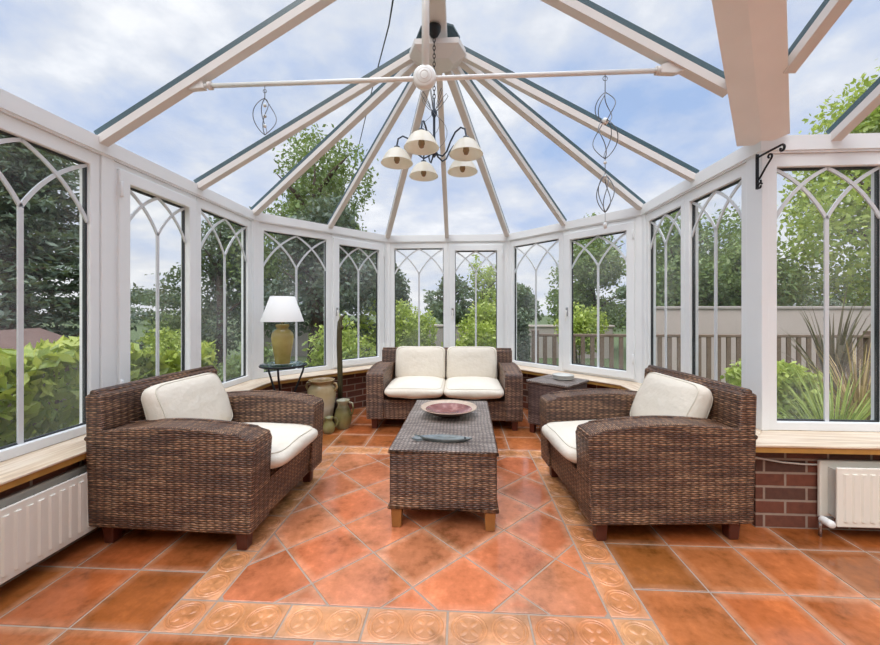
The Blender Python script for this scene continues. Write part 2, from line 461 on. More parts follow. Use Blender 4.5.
def window(i, u0, u1, opening=False, hinge=1, handle=True):
    global wn
    root = struct('window_%d' % wn); wn += 1; root.matrix_world = fmtx(i)
    if opening:
        MB().ring_frame(u0, u1, ZS, ZT, .03, .03, .045, .03, 0, .07).build('frame', 'upvc', root)
        l = .03; t = .045; b = .03; sm = .075
        MB().ring_frame(u0+l-.008, u1-l+.008, ZS+b-.006, ZT-t+.008, sm, sm, sm, .07, -.02, .055).build('sash', 'upvc', root)
        g = (u0+l-.008+sm, u1-l+.008-sm, ZS+b-.006+.07, ZT-t+.008-sm)
        hx = u0+.03 if hinge < 0 else u1-.03
        for hz in (ZS+.22, ZT-.16):
            mb = MB().lathe([(.009, -.045), (.011, -.04), (.011, .04), (.009, .045)], 10, c=(hx, -.024, hz))
            mb.build('hinge', 'upvc', root)
        if handle:
            kx = u0+.065 if hinge > 0 else u1-.065
            h = MB().box((kx, -.024, 1.14), (.026, .010, .10), bevel=.003).build('handle', 'chrome', root)
            MB().box((kx, -.045, 1.10), (.016, .012, .12), bevel=.004).box((kx, -.033, 1.15), (.014, .02, .014)).build('lever', 'white_enamel', h)
    else:
        MB().ring_frame(u0, u1, ZS, ZT, .055, .055, .075, .05, 0, .07).build('frame', 'upvc', root)
        g = (u0+.055, u1-.055, ZS+.05, ZT-.075)
    MB().ring_frame(g[0], g[1], g[2], g[3], .007, .007, .011, .007, .022, .042, bevel=0).build('gasket', 'rubber', root)
    mb = MB(); mb._add([(g[0], .028, g[2]), (g[1], .028, g[2]), (g[1], .028, g[3]), (g[0], .028, g[3])], [(0, 1, 2, 3)])
    mb.build('pane', 'glass', root)
    w = g[1]-g[0]; xm = (g[0]+g[1])/2; hh = w/2
    zs = g[3]-1.03*hh
    mb = MB(); W = .022; y0, y1 = .018, .027
    flat_strip(mb, [(xm, g[2]), (xm, zs)], W, y0, y1, g)
    for x0, s in ((xm, -1), (xm, 1), (g[0], 1), (g[1], -1)):
        off = .004*(1 if x0 != xm else 0)
        flat_strip(mb, bez((x0, zs), (x0+s*.37*hh, zs+.70*hh), (x0+s*hh, zs+1.01*hh)), W*.85, y0-off, y1-off, g)
    mb.build('glazing_bars', 'bar', root)
    return root
Y0 = 2.1
for a, b in ((-1.0, -.26), (-.24, .50), (.52, 1.26), (1.28, 2.02)): window(0, a+Y0, b+Y0)
window(0, 2.10+Y0, 2.80+Y0, True, -1, False); window(0, 2.80+Y0, 3.56+Y0)
L1 = (A[2]-A[1]).length; LB = (A[3]-A[2]).length
window(1, .045, L1*.5+.02); window(1, L1*.5+.02, L1-.045, True, 1)
window(2, .04, LB*.5+.01); window(2, LB*.5+.01, LB-.04, True, 1)
window(3, .045, L1*.5-.02); window(3, L1*.5-.02, L1-.045, True, 1)
window(4, .055, .66); window(4, .66, 1.285)
for a in range(4): window(5, .028+.68*a, .028+.68*(a+1))

# ------------------------------------------------------------------ roof (ceiling)
roof = struct('ceiling')
zl = lambda x: ZE+ME*(x+2.06)
zr = lambda x: ZE+ME*(1.72-x)
MW = ME*.87
zw = lambda y: ZE+MW*(2.21-y)
def V3(x, y, z): return Vector((x, y, z))
def beam(a, b, w, h0, h1, name, mat, mi=0):
    """box along a-b; h0..h1 measured upward from the line, cross direction horizontal"""
    d = (b-a).normalized(); side = d.cross(Vector((0, 0, 1))).normalized(); up = side.cross(d).normalized()
    q = lambda p: [p+side*sx*w/2+up*hz for sx, hz in ((-1, h0), (1, h0), (1, h1), (-1, h1))]
    mb = MB(); mb.hexa(q(a), q(b)); return mb.build(name, mat, roof)
def rafter(a, b, w=.055):
    beam(a, b, w, -.044, .0, 'rafter', 'roofwhite')
    beam(a, b, w*.8, .006, .036, 'rafter_cap', 'cap')
def pane(pts, name='roof_pane'):
    mb = MB(); mb._add([tuple(p) for p in pts], [tuple(range(len(pts)))]); mb.build(name, 'roofglass', roof)
# left slope
ys = [-2.1, -1.14, -.35, .44, 1.23, 2.02, 2.81]
for k, y in enumerate(ys):
    top = V3(XC, y, HUB.z) if y < 2.5 else HUB+V3(-.1, 0, -.05)
    rafter(V3(-2.06, y, ZE), top)
for k in range(len(ys)-1):
    y, y2 = ys[k], ys[k+1]
    pane([V3(-2.06, y, ZE), V3(-2.06, y2, ZE), V3(XC, min(y2, HUB.y), HUB.z), V3(XC, y, HUB.z)])
feet = [V3(-2.06, 2.81, ZE)]
feet += [V3(A[1].x, A[1].y, ZE), V3(*((A[1]+A[2])/2), ZE), V3(A[2].x, A[2].y, ZE), V3(*((A[2]+A[3])/2), ZE), V3(A[3].x, A[3].y, ZE),
         V3(*((A[3]+A[4])/2), ZE), V3(A[4].x, A[4].y, ZE), V3(1.72, 2.81, ZE)]
for k, p in enumerate(feet):
    d = (p-HUB); e = HUB+d.normalized()*.14
    if 0 < k: rafter(p, e, .06 if k in (1, 3, 5, 7) else .05)
    if k < len(feet)-1: pane([p, feet[k+1], HUB])
# right slope and the wing that opens to the right
vt = 1.72-XC; vfoot = V3(1.72, 2.21, ZE); vt_t = vt/.87; vtop = V3(XC, 2.21-vt_t, HUB.z)
pane([V3(1.72, 2.81, ZE), HUB, V3(XC, 2.02, HUB.z), V3(1.72, 2.21, ZE)])
pane([V3(1.72, 2.21, ZE), V3(XC, 2.02, HUB.z), vtop])
xv = 1.72-.87*.19-.14
rafter(V3(xv, 2.02, zr(xv)), V3(XC, 2.02, HUB.z))
for y in (1.23, .44):
    xv = 1.72-.87*(2.21-y)-.14; rafter(V3(xv, y, zr(xv)), V3(XC, y, HUB.z))
xs = [1.72, 2.1, 2.75, 3.4, 4.05, 4.6]
for k, x in enumerate(xs):
    if k: rafter(V3(x, 2.21, ZE), V3(x, vtop.y, HUB.z))
for x in (.90, 1.56):
    t = (1.72-x)/.87+.16; rafter(V3(x, 2.21-t, zw(2.21-t)), V3(x, vtop.y, HUB.z))
pane([vfoot, V3(2.1, 2.21, ZE), V3(2.1, vtop.y, HUB.z), vtop])
for k in range(1, 5): pane([V3(xs[k], 2.21, ZE), V3(xs[k+1], 2.21, ZE), V3(xs[k+1], vtop.y, HUB.z), V3(xs[k], vtop.y, HUB.z)])
pane([vtop, V3(4.6, vtop.y, HUB.z), V3(4.6, -2.1, ZE), V3(XC, -2.1, ZE)])
# valley cladding: two boards meeting in a shallow V below the valley line
vd = (vtop-vfoot).normalized(); sd = vd.cross(Vector((0, 0, 1))).normalized(); up = sd.cross(vd).normalized()
vw = .115
vb = MB(); a0 = vfoot-vd*.02; b0 = vtop
q = lambda p: [p-sd*vw*1.0-up*.004, p-up*.036, p+sd*vw*1.0-up*.004, p+sd*vw*1.0+up*.06, p-sd*vw*1.0+up*.06]
vb.hexa(q(a0), q(b0)); vb.build('valley_beam', 'valley', roof)
# ridge and the hub where the rafters meet
MB().box((XC, (HUB.y+vtop.y)/2, HUB.z-.005), (.15, HUB.y-vtop.y, .09), bevel=.01).build('ridge_beam', 'roofwhite', roof)
MB().box((XC, (HUB.y+vtop.y)/2, HUB.z+.075), (.11, HUB.y-vtop.y, .05), bevel=.01).build('ridge_cap', 'cap', roof)
hp = []
for ang in (180, 214, 252, 288, 326, 0):
    hp.append((XC+.215*math.cos(R(-ang)), HUB.y-.03+.215*math.sin(R(-ang))) )
mb = MB(); ring = [(XC+.215*math.cos(R(a)), HUB.y-.05+.2*math.sin(R(a))) for a in (0, 45, 90, 135, 180, 222, 318)]
mb.hexa([V3(x*.55+XC*.45, y*.55+(HUB.y-.05)*.45, HUB.z-.235) for x, y in ring], [V3(x, y, HUB.z-.165) for x, y in ring])
mb.hexa([V3(x, y, HUB.z-.165) for x, y in ring], [V3(x, y, HUB.z-.125) for x, y in ring])
mb.build('roof_hub', 'roofwhite', roof)
MB().lathe([(.17, 0), (.17, .015), (.1, .04), (.02, .05)], 8, c=(XC, HUB.y, HUB.z+.0), smooth=False).build('hub_cap', 'cap', roof)
# plain house wall and side wall behind the camera
o = MB().box((1.27, -2.16, 1.55), (6.8, .12, 3.6)).build('wall_rear', 'plaster'); o['kind'] = 'structure'
o = MB().box((4.66, .05, 1.1), (.12, 4.4, 2.7)).build('wall_wing_end', 'plaster'); o['kind'] = 'structure'

# ------------------------------------------------------------------ floor: terracotta tiles
def clip_poly(poly, x0, x1, y0, y1):
    for ax, lim, sg in ((0, x0, 1), (0, x1, -1), (1, y0, 1), (1, y1, -1)):
        out = []
        for k in range(len(poly)):
            p, q = poly[k-1], poly[k]
            ip, iq = (p[ax]-lim)*sg >= 0, (q[ax]-lim)*sg >= 0
            if ip != iq:
                t = (lim-p[ax])/(q[ax]-p[ax]); out.append((p[0]+t*(q[0]-p[0]), p[1]+t*(q[1]-p[1])))
            if iq: out.append(q)
        poly = out
        if not poly: return []
    return poly
def inset(poly, d):
    n = len(poly); out = []
    for k in range(n):
        p0, p1, p2 = Vector(poly[k-1]), Vector(poly[k]), Vector(poly[(k+1) % n])
        e1 = (p1-p0); e2 = (p2-p1)
        if e1.length < 1e-6 or e2.length < 1e-6: return None
        e1.normalize(); e2.normalize(); n1 = Vector((-e1.y, e1.x)); n2 = Vector((-e2.y, e2.x))
        den = 1+n1.dot(n2)
        if den < .05: return None
        out.append(p1+(n1+n2)*(d/den))
    return out
def parea(p): return abs(sum(p[k-1][0]*p[k][1]-p[k][0]*p[k-1][1] for k in range(len(p))))/2
T = .305
IX0, IX1, IY0 = -.961, .564, 1.424; IY1 = IY0+5*T; BW = .1525
fl = MB(); tint = fl.bm.loops.layers.float_color.new('tint')
def paint(ff, col):
    for f in ff:
        for lp in f.loops: lp[tint] = col
FP = [(p.x, p.y) for p in [offpt(k, .13) for k in range(len(A))]]+[(4.6, -2.1)]
fl._add([(x, y, -.003) for x, y in FP][::-1], [tuple(range(len(FP)))], 1)
def inside(x, y):
    c = False
    for k in range(len(FP)):
        (x0, y0), (x1, y1) = FP[k-1], FP[k]
        if (y0 > y) != (y1 > y) and x < (x1-x0)*(y-y0)/(y1-y0)+x0: c = not c
    return c
def tile(poly, col):
    if len(poly) < 3: return
    if not any(inside(*p[:2]) for p in poly): return
    pp = [poly[0]]
    for p in poly[1:]:
        if (Vector(p)-Vector(pp[-1])).length > 1e-4: pp.append(p)
    if (Vector(pp[0])-Vector(pp[-1])).length < 1e-4: pp.pop()
    if len(pp) < 3 or parea(pp) < 4e-4: return
    a = inset(pp, .0042); b = inset(pp, .0066)
    if not a or not b: return
    n = len(pp); dz = random.uniform(-.0003, .0003)
    cc = inset(pp, .04) if min((Vector(pp[k])-Vector(pp[k-1])).length for k in range(n)) > .11 else None
    vs = [(p.x, p.y, -.004) for p in a]+[(p.x, p.y, -.0012+dz) for p in a]+[(p.x, p.y, dz) for p in b]
    if cc: vs += [(p.x, p.y, dz) for p in cc]
    fs = []
    for k in range(n):
        q = (k+1) % n; fs += [(k, q, n+q, n+k), (n+k, n+q, 2*n+q, 2*n+k)]
        if cc: fs.append((2*n+k, 2*n+q, 3*n+q, 3*n+k))
    fs.append(tuple((3*n if cc else 2*n)+k for k in range(n)))
    bv, ff = fl._add(vs, fs, 0)
    w = random.uniform(.12, .5); lite = tuple(col[k]*(1-w)+EDGE[k]*w for k in range(3))+(1,)
    inner = set(bv[3*n:]) if cc else set(bv[2*n:])
    for f in ff:
        for lp in f.loops: lp[tint] = col if lp.vert in inner else lite
EDGE = srgb(214, 164, 132)
def vary(base, v=.16):
    k = 1+random.uniform(-v, v); h = random.uniform(-.12, .12)
    return (min(1, base[0]*k), min(1, base[1]*k*(1+h)), min(1, base[2]*k*(1+h*1.4)), 1)
PL = srgb(168, 94, 52); PD = srgb(148, 84, 40); DC = srgb(192, 130, 86); IN = srgb(188, 112, 76)
rect = lambda x0, x1, y0, y1: [(x0, y0), (x1, y0), (x1, y1), (x0, y1)]
OX, OY, a_ = -.197, 1.5365, .2136
for iu in range(-12, 13):
    for iv in range(-12, 13):
        cx = OX+a_*(iu+iv); cy = OY+a_*(iu-iv)
        p = [(cx, cy), (cx+a_, cy-a_), (cx+2*a_, cy), (cx+a_, cy+a_)]
        tile(clip_poly(p, IX0, IX1, IY0, IY1), vary(IN, .2))
def relief(cx, cy, r, col):
    for rr, w in ((r, .0045), (r*.80, .003)):
        pr = [(rr-w, 0), (rr-w*.5, .0022), (rr+w*.5, .0022), (rr+w, 0)]
        n = 28; vs = []; fs = []
        for q, z in pr:
            for k in range(n): vs.append((cx+q*math.cos(2*PI*k/n), cy+q*math.sin(2*PI*k/n), z))
        for j in range(3):
            for k in range(n): fs.append((j*n+k, j*n+(k+1) % n, (j+1)*n+(k+1) % n, (j+1)*n+k))
        _, ff = fl._add(vs, fs, 0, True)
        paint(ff, col)
    for k in range(4):
        a = PI/4+k*PI/2; n = 10; vs = [(cx, cy, 0)]
        px, py = cx+math.cos(a)*r*.42, cy+math.sin(a)*r*.42
        rim = []
        for j in range(n):
            t = 2*PI*j/n; lx = r*.30*math.cos(t); ly = r*.15*math.sin(t)
            rim.append((px+lx*math.cos(a)-ly*math.sin(a), py+lx*math.sin(a)+ly*math.cos(a), 0))
        vs = rim+[(px, py, .004)]
        _, ff = fl._add(vs, [(j, (j+1) % n, n) for j in range(n)], 0, True)
        paint(ff, col)
def deco(x0, x1, y0, y1):
    c = vary(DC, .1); tile(rect(x0, x1, y0, y1), c)
    lo = tuple(min(1, q*1.12) for q in c[:3])+(1,)
    w, h = x1-x0, y1-y0; r = min(w, h)*.41
    if w > h*1.5: cs = [(x0+w*.26, y0+h/2), (x0+w*.74, y0+h/2)]
    elif h > w*1.5: cs = [(x0+w/2, y0+h*.26), (x0+w/2, y0+h*.74)]
    else: cs = [((x0+x1)/2, (y0+y1)/2)]
    for c2 in cs: relief(c2[0], c2[1], r, lo)
for k in range(5):
    x = IX0+k*T
    for y in (IY0-BW, IY1): deco(x, x+T, y, y+BW)
    y = IY0+k*T
    for x in (IX0-BW, IX1): deco(x, x+BW, y, y+T)
for x in (IX0-BW, IX1):
    for y in (IY0-BW, IY1): deco(x, x+BW, y, y+BW)
BX0, BX1, BY0, BY1 = IX0-BW, IX1+BW, IY0-BW, IY1+BW
for k in range(-6, 18):
    for j in range(-14, 14):
        y = BY0+j*T
        if y < -2.3 or y > 5: continue
        for x in (BX1+k*T, ):
            if BX1-.01 <= x < 4.7: tile(rect(x, x+T, y, y+T), vary(PL if random.random() < .6 else PD, .16))
        x = BX0-(k+7)*T
        if x > -2.5: tile(rect(x, x+T, y, y+T), vary(PL if random.random() < .6 else PD, .16))
for j in range(-14, 14):
    y = BY0+j*T
    if y < -2.3 or y > 5: continue
    for k in range(6):
        p = rect(BX0+k*T, BX0+(k+1)*T, y, y+T)
        if y+T <= BY0+.01: tile(clip_poly(p, BX0, BX1, -3, BY0), vary(PL, .16))
        elif y+T > BY1+.01: tile(clip_poly(p, BX0, BX1, BY1, 6), vary(PL, .16))
fo = fl.build('floor', ['tile', 'grout'], recalc=True); fo['kind'] = 'structure'

# ------------------------------------------------------------------ wicker seating
def arm_profile(D, h0=.10):
    # side outline (y from front -D/2 to back), gently arched top
    f = -D/2
    pts = [(f+.012, h0), (D/2-.02, h0), (D/2-.005, .53)]
    for k in range(1, 12):
        t = k/12; y = (D/2-.005)*(1-t)+(f+.0)*t
        pts.append((y, .538+.050*math.sin(PI*(.08+.84*t))))
    pts.append((f+.004, .546)); pts.append((f, .51)); return pts
def wicker_seat(name, label, cat, W, D, loc, rz, AW=.17, BH=.74):
    root = thing(name, label, cat, loc, rz)
    yz = Matrix(((0, 0, 1, 0), (1, 0, 0, 0), (0, 1, 0, 0), (0, 0, 0, 1)))   # (y,z,x) prism
    for s in (-1, 1):
        mb = MB(); x0, x1 = (W/2-AW, W/2) if s > 0 else (-W/2, -W/2+AW)
        pr = arm_profile(D)
        mb.prism(pr, x0, x1, mtx=yz, bevel=.014, seg=3)
        a = mb.build('arm', 'wicker', root, swap=None)
        # rolled woven edge along the top of the arm
        tp = pr[2:-2]
        e = MB()
        for x in (x0+.012, x1-.012):
            e.tube([(x, y, z-.004) for y, z in tp], .012, 8)
        e.build('braided_edge', 'wicker', a)
    mb = MB()
    prof = [(D/2-.02, .10), (D/2, BH), (D/2-.05, BH+.012), (D/2-.085, BH), (D/2-.12, .10)]
    mb.prism(prof, -W/2+.004, W/2-.004, mtx=yz, bevel=.012, seg=2)
    b = mb.build('backrest', 'wicker', root)
    MB().tube([(-W/2+.01, D/2-.043, BH+.006), (0, D/2-.043, BH+.01), (W/2-.01, D/2-.043, BH+.006)], .02, 10).build('braided_edge', 'wicker', b)
    MB().prism([(-D/2+.035, .10), (D/2-.1, .10), (D/2-.1, .29), (-D/2+.02, .29)], -W/2+AW-.01, W/2-AW+.01, mtx=yz, bevel=.008).build('seat_base', 'wicker', root)
    for sx in (-1, 1):
        for sy in (-1, 1):
            MB().box((sx*(W/2-.07), sy*(D/2-.085), .052), (.062, .062, .104), bevel=.006, taper=.8).build('leg', 'legdark', root)
    return root
def sgp(v, e): return math.copysign(abs(v)**e, v)
def cushion(name, label, cat, size, loc, rot, group=None, seed=0, e1=.55, e2=.28, pipe=True):
    w, d, h = size; nl, nw = 20, 64; rr = random.Random(seed)
    mb = MB(); vs = []; fs = []
    ph = [rr.uniform(0, 6.28) for _ in range(6)]
    for j in range(nl+1):
        n_ = -PI/2+PI*j/nl
        for k in range(nw):
            o = 2*PI*k/nw
            ce = max(math.cos(n_), 1e-6)
            x = sgp(math.cos(o), e2)*ce**e1; y = sgp(math.sin(o), e2)*ce**e1; z = sgp(math.sin(n_), .75)
            # puffed middle, pinched corners
            rad = min(1, max(abs(x), abs(y)))
            z *= .72+.28*(1-(x*x*y*y)**.5)
            cor = 1+.035*(abs(x*y)**3)
            wr = .035*math.sin(4.1*x+ph[0])*math.sin(3.3*y+ph[1])+.02*math.sin(7*x+5*y+ph[2])
            vs.append((x*cor*w/2, y*cor*d/2, (z+wr*ce)*h/2))
    for j in range(nl):
        for k in range(nw):
            q = (k+1) % nw; fs.append((j*nw+k, j*nw+q, (j+1)*nw+q, (j+1)*nw+k))
    mb._add(vs, fs, 0, True)
    bmesh.ops.remove_doubles(mb.bm, verts=mb.bm.verts, dist=1e-5)
    o = mb.build(name, 'cushion'); o.location = loc; o.rotation_euler = rot
    tag(o, label, cat, group)
    if pipe:
        p = MB()
        for zz in (.62, -.62):
            n_ = math.asin(sgp(zz, 1/.75)); ce = math.cos(n_)**e1; pts = []
            for k in range(nw):
                a = 2*PI*k/nw; x = sgp(math.cos(a), e2)*ce; y = sgp(math.sin(a), e2)*ce
                z = zz*(.72+.28*(1-abs(x*y))); cor = 1+.035*(abs(x*y)**3)
                wr = .035*math.sin(4.1*x+ph[0])*math.sin(3.3*y+ph[1])+.02*math.sin(7*x+5*y+ph[2])
                pts.append((x*cor*w/2*1.004, y*cor*d/2*1.004, (z+wr*ce)*h/2))
            p.tube(pts, .0042, 6, closed=True)
        p.build('piping', 'piping', o)
    return o
def place(root_loc, rz, p):
    c, s = math.cos(rz), math.sin(rz)
    return (root_loc[0]+p[0]*c-p[1]*s, root_loc[1]+p[0]*s+p[1]*c, p[2])
# local front is -y.  Left chair faces +X, right chair faces -X, sofa faces -Y
LC = (-1.382, 2.115, 0); LR = R(90-1.5)
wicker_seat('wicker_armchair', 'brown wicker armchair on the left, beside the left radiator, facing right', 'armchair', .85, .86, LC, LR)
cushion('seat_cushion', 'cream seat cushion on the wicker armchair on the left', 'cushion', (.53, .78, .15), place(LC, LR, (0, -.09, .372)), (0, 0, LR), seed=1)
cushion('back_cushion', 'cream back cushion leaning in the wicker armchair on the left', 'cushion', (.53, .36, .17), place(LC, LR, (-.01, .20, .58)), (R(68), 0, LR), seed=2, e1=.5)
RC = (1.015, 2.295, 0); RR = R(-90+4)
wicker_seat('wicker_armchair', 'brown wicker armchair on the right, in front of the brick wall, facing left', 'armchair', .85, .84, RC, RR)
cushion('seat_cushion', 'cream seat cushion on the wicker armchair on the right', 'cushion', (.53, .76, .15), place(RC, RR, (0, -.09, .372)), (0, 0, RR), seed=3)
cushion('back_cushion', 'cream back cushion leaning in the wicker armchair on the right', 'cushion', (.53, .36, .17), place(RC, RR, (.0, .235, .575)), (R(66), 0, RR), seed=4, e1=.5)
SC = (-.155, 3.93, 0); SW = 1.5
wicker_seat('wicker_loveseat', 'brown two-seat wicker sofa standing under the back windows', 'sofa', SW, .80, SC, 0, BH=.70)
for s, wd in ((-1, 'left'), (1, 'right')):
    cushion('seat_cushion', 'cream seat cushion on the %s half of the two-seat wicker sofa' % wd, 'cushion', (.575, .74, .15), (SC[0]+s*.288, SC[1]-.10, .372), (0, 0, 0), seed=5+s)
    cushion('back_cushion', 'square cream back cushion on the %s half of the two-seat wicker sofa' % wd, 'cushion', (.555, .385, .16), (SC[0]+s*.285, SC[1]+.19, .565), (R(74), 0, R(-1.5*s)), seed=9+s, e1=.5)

# coffee table
TC = (-.078, 2.485, 0); TR = R(-1.3)
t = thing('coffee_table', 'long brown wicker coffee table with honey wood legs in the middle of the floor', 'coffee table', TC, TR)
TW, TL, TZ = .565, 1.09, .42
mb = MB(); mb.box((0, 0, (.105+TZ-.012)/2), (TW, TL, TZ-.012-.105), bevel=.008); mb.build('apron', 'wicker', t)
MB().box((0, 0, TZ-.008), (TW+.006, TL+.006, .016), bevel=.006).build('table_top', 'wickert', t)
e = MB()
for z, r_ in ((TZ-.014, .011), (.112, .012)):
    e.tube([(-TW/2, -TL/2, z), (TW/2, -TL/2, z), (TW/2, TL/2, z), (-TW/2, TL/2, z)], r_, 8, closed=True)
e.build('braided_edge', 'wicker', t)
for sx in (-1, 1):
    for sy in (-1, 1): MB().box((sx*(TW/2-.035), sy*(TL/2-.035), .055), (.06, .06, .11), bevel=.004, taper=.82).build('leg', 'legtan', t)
# bowl
b = thing('bowl', 'wide shallow red-brown pottery bowl on the far half of the coffee table', 'bowl', (-.078, 2.60, TZ+.001))
MB().lathe([(.0001, .0), (.075, .0), (.08, .008), (.13, .022), (.185, .05), (.196, .058)], 48, caps=False).build('outside', 'bowlout', b)
MB().lathe([(.165, .046), (.1, .022), (.05, .014), (.0001, .012)], 48, caps=False).build('inside', 'bowlin', b)
MB().lathe([(.196, .058), (.196, .062), (.185, .056), (.163, .0455)], 48, caps=False).build('rim', 'bowlrim', b)
# fish dish
def fish_outline():
    top = [(-.165, .034), (-.150, .022), (-.125, .012), (-.10, .020), (-.06, .034), (0, .044), (.06, .040), (.11, .026), (.15, .010), (.168, .0)]
    bot = [(.15, -.012), (.11, -.028), (.06, -.040), (0, -.042), (-.06, -.032), (-.10, -.018), (-.125, -.012), (-.150, -.024), (-.168, -.034), (-.152, .0)]
    return top[::-1]+[p for p in bot[::-1]][::-1] if False else [p for p in (bot+top)]
b = thing('fish_dish', 'grey fish-shaped glass dish on the near end of the coffee table', 'dish', (-.10, 2.085, TZ+.001), R(-3))
fo_ = fish_outline()
mb = MB(); n = len(fo_)
lv = [(.80, .0), (1.0, .016), (1.0, .021), (.80, .012)]
vs = [(x*(s if True else 1), y*s, z) for s, z in lv for x, y in fo_]
fs = [tuple(range(n-1, -1, -1)), tuple(3*n+k for k in range(n))]
for j in range(3): fs += [(j*n+k, j*n+(k+1) % n, (j+1)*n+(k+1) % n, (j+1)*n+k) for k in range(n)]
mb._add(vs, fs); mb.build('body', 'fish', b)
MB().sphere((.128, .006, .018), .006, 10).build('eye', 'rubber', b)

# wicker side table with a dish
S2 = (.925, 3.575, 0); SR = R(-43)
t = thing('side_table', 'dark square wicker side table in the corner between sofa and right armchair', 'side table', S2, SR)
MB().box((0, 0, .285), (.40, .40, .40), bevel=.01).build('apron', 'wickerd', t)
MB().box((0, 0, .487), (.425, .425, .026), bevel=.01).build('table_top', 'wickert', t)
for sx in (-1, 1):
    for sy in (-1, 1): MB().box((sx*.165, sy*.165, .045), (.05, .05, .09), bevel=.004, taper=.85).build('leg', 'legdark', t)
d = MB()
pr = [(.0001, 0), (.08, 0)]
for k in range(4): pr += [(.088+.002*k, .004+.011*k), (.098+.001*k, .0085+.011*k), (.09, .0125+.011*k)]
pr += [(.06, .046), (.0001, .044)]
d.lathe(pr, 36)
dd = d.build('ribbed_dish', 'dish'); dd.location = (.985, 3.60, .501); tag(dd, 'round ribbed pale dish on top of the dark wicker side table', 'dish')

# lamp table, lamp
LT = (-1.62, 3.33, 0)
t = thing('lamp_table', 'small round black metal table with a glass top behind the left armchair', 'side table', LT)
MB().lathe([(.0001, .660), (.195, .660), (.198, .664), (.195, .668), (.0001, .668)], 40).build('glass_top', 'tableglass', t)
MB().tube([(.198*math.cos(2*PI*k/40), .198*math.sin(2*PI*k/40), .652) for k in range(40)], .009, 8, closed=True).build('rim', 'blackiron', t)
for k in range(3):
    a = R(-90+12+120*k); p = []
    for r_, z in ((.190, .65), (.175, .58), (.130, .47), (.085, .36), (.075, .26), (.09, .16), (.13, .07), (.17, .008)):
        p.append((r_*math.cos(a), r_*math.sin(a), z))
    MB().tube(p, .0095, 8).build('leg', 'blackiron', t)
MB().tube([(.077*math.cos(2*PI*k/24), .077*math.sin(2*PI*k/24), .28) for k in range(24)], .006, 6, closed=True).build('stretcher_ring', 'blackiron', t)
l = thing('table_lamp', 'table lamp with olive glazed urn base and white cone shade on the round glass table', 'lamp', (LT[0]-.01, LT[1], .6685))
MB().lathe([(.0001, 0), (.062, 0), (.066, .008), (.07, .05), (.082, .13), (.094, .20), (.097, .245), (.09, .28), (.068, .305), (.05, .315), (.052, .33), (.06, .338), (.06, .355), (.05, .36), (.0001, .362)], 40).build('base', 'lampbase', l)
MB().lathe([(.012, .36), (.012, .43), (.018, .44), (.018, .47), (.0001, .475)], 16).build('bulb_holder', 'chrome', l)
MB().lathe([(.187, .385), (.106, .615), (.104, .615), (.185, .385), (.187, .385)], 48, caps=False).build('lamp_shade', 'shade', l)
sp = MB()
for k in range(3):
    a = 2*PI*k/3; sp.tube([(0, 0, .47), (.11*math.cos(a), .11*math.sin(a), .60)], .002, 6)
sp.build('shade_spider', 'blackiron', l)

# pots
u = thing('pottery_urn', 'large pale drip-glazed pottery urn on the floor behind the left armchair', 'urn', (-1.365, 3.60, 0))
MB().lathe([(.0001, 0), (.085, 0), (.09, .01), (.105, .10), (.125, .22), (.137, .32), (.132, .38), (.112, .415), (.10, .43), (.108, .45), (.125, .462), (.127, .472), (.118, .472), (.098, .445), (.1, .40), (.0001, .38)], 40).build('body', 'urn', u)
for s in (-1, 1):
    MB().tube([(s*.105, 0, .44), (s*.145, 0, .435), (s*.155, 0, .40), (s*.132, 0, .36)], .012, 8).build('handle', 'urn', u)
j = thing('glazed_jug', 'green-grey drip-glazed jug on the floor in front of the tall cactus', 'jug', (-1.15, 3.60, 0), R(-10))
MB().lathe([(.0001, 0), (.06, 0), (.065, .008), (.083, .08), (.085, .12), (.072, .175), (.052, .215), (.05, .235), (.062, .265), (.066, .275), (.058, .272), (.044, .235), (.0001, .22)], 36).build('body', 'jug', j)
MB().tube([(.058, 0, .255), (.098, 0, .25), (.112, 0, .20), (.10, 0, .15), (.076, 0, .125)], .009, 8).build('handle', 'jug', j)
j = thing('small_glazed_jug', 'smallest glazed jug with a round handle, on the floor nearest the left armchair', 'jug', (-1.235, 3.44, 0), R(10))
MB().lathe([(.0001, 0), (.042, 0), (.055, .03), (.058, .06), (.045, .095), (.032, .115), (.034, .13), (.044, .15), (.038, .148), (.027, .118), (.0001, .11)], 30).build('body', 'jug', j)
MB().tube([(.038, 0, .138), (.07, 0, .135), (.082, 0, .105), (.07, 0, .07), (.054, 0, .058)], .007, 8).build('handle', 'jug', j)
c = thing('tall_cactus', 'tall thin single-stem cactus in a dark pot by the left bay window', 'cactus', (-1.245, 3.79, 0))
MB().lathe([(.0001, 0), (.07, 0), (.085, .16), (.10, .20), (.10, .23), (.088, .23), (.085, .20), (.0001, .195)], 28).build('pot', 'drypot', c)
MB().lathe([(.083, .2), (.0001, .206)], 20, caps=False).build('soil', 'soil', c)
pts = [(0, 0, .2), (.004, 0, .4), (0, 0, .6), (-.006, 0, .8), (-.004, 0, .95), (.002, 0, 1.04), (.02, 0, 1.09), (.045, 0, 1.10)]
st = MB(); n = 14
vs = []; fs = []
rad = [.021, .023, .023, .023, .022, .021, .018, .010]
st.tube(pts, rad, 14)
for v in st.bm.verts: pass
st.build('stem', 'cactus', c)
spn = MB()
for k in range(7):
    a = 2*PI*k/7
    spn.tube([(p[0]+math.cos(a)*r_, p[1]+math.sin(a)*r_, p[2]) for p, r_ in zip(pts, rad)][:6], .005, 5)
spn.build('ribs', 'cactus', c)
MB().sphere((.028, -.01, .98), .018, 10, sc=(1, .8, 1.4)).build('side_bud', 'cactus', c)

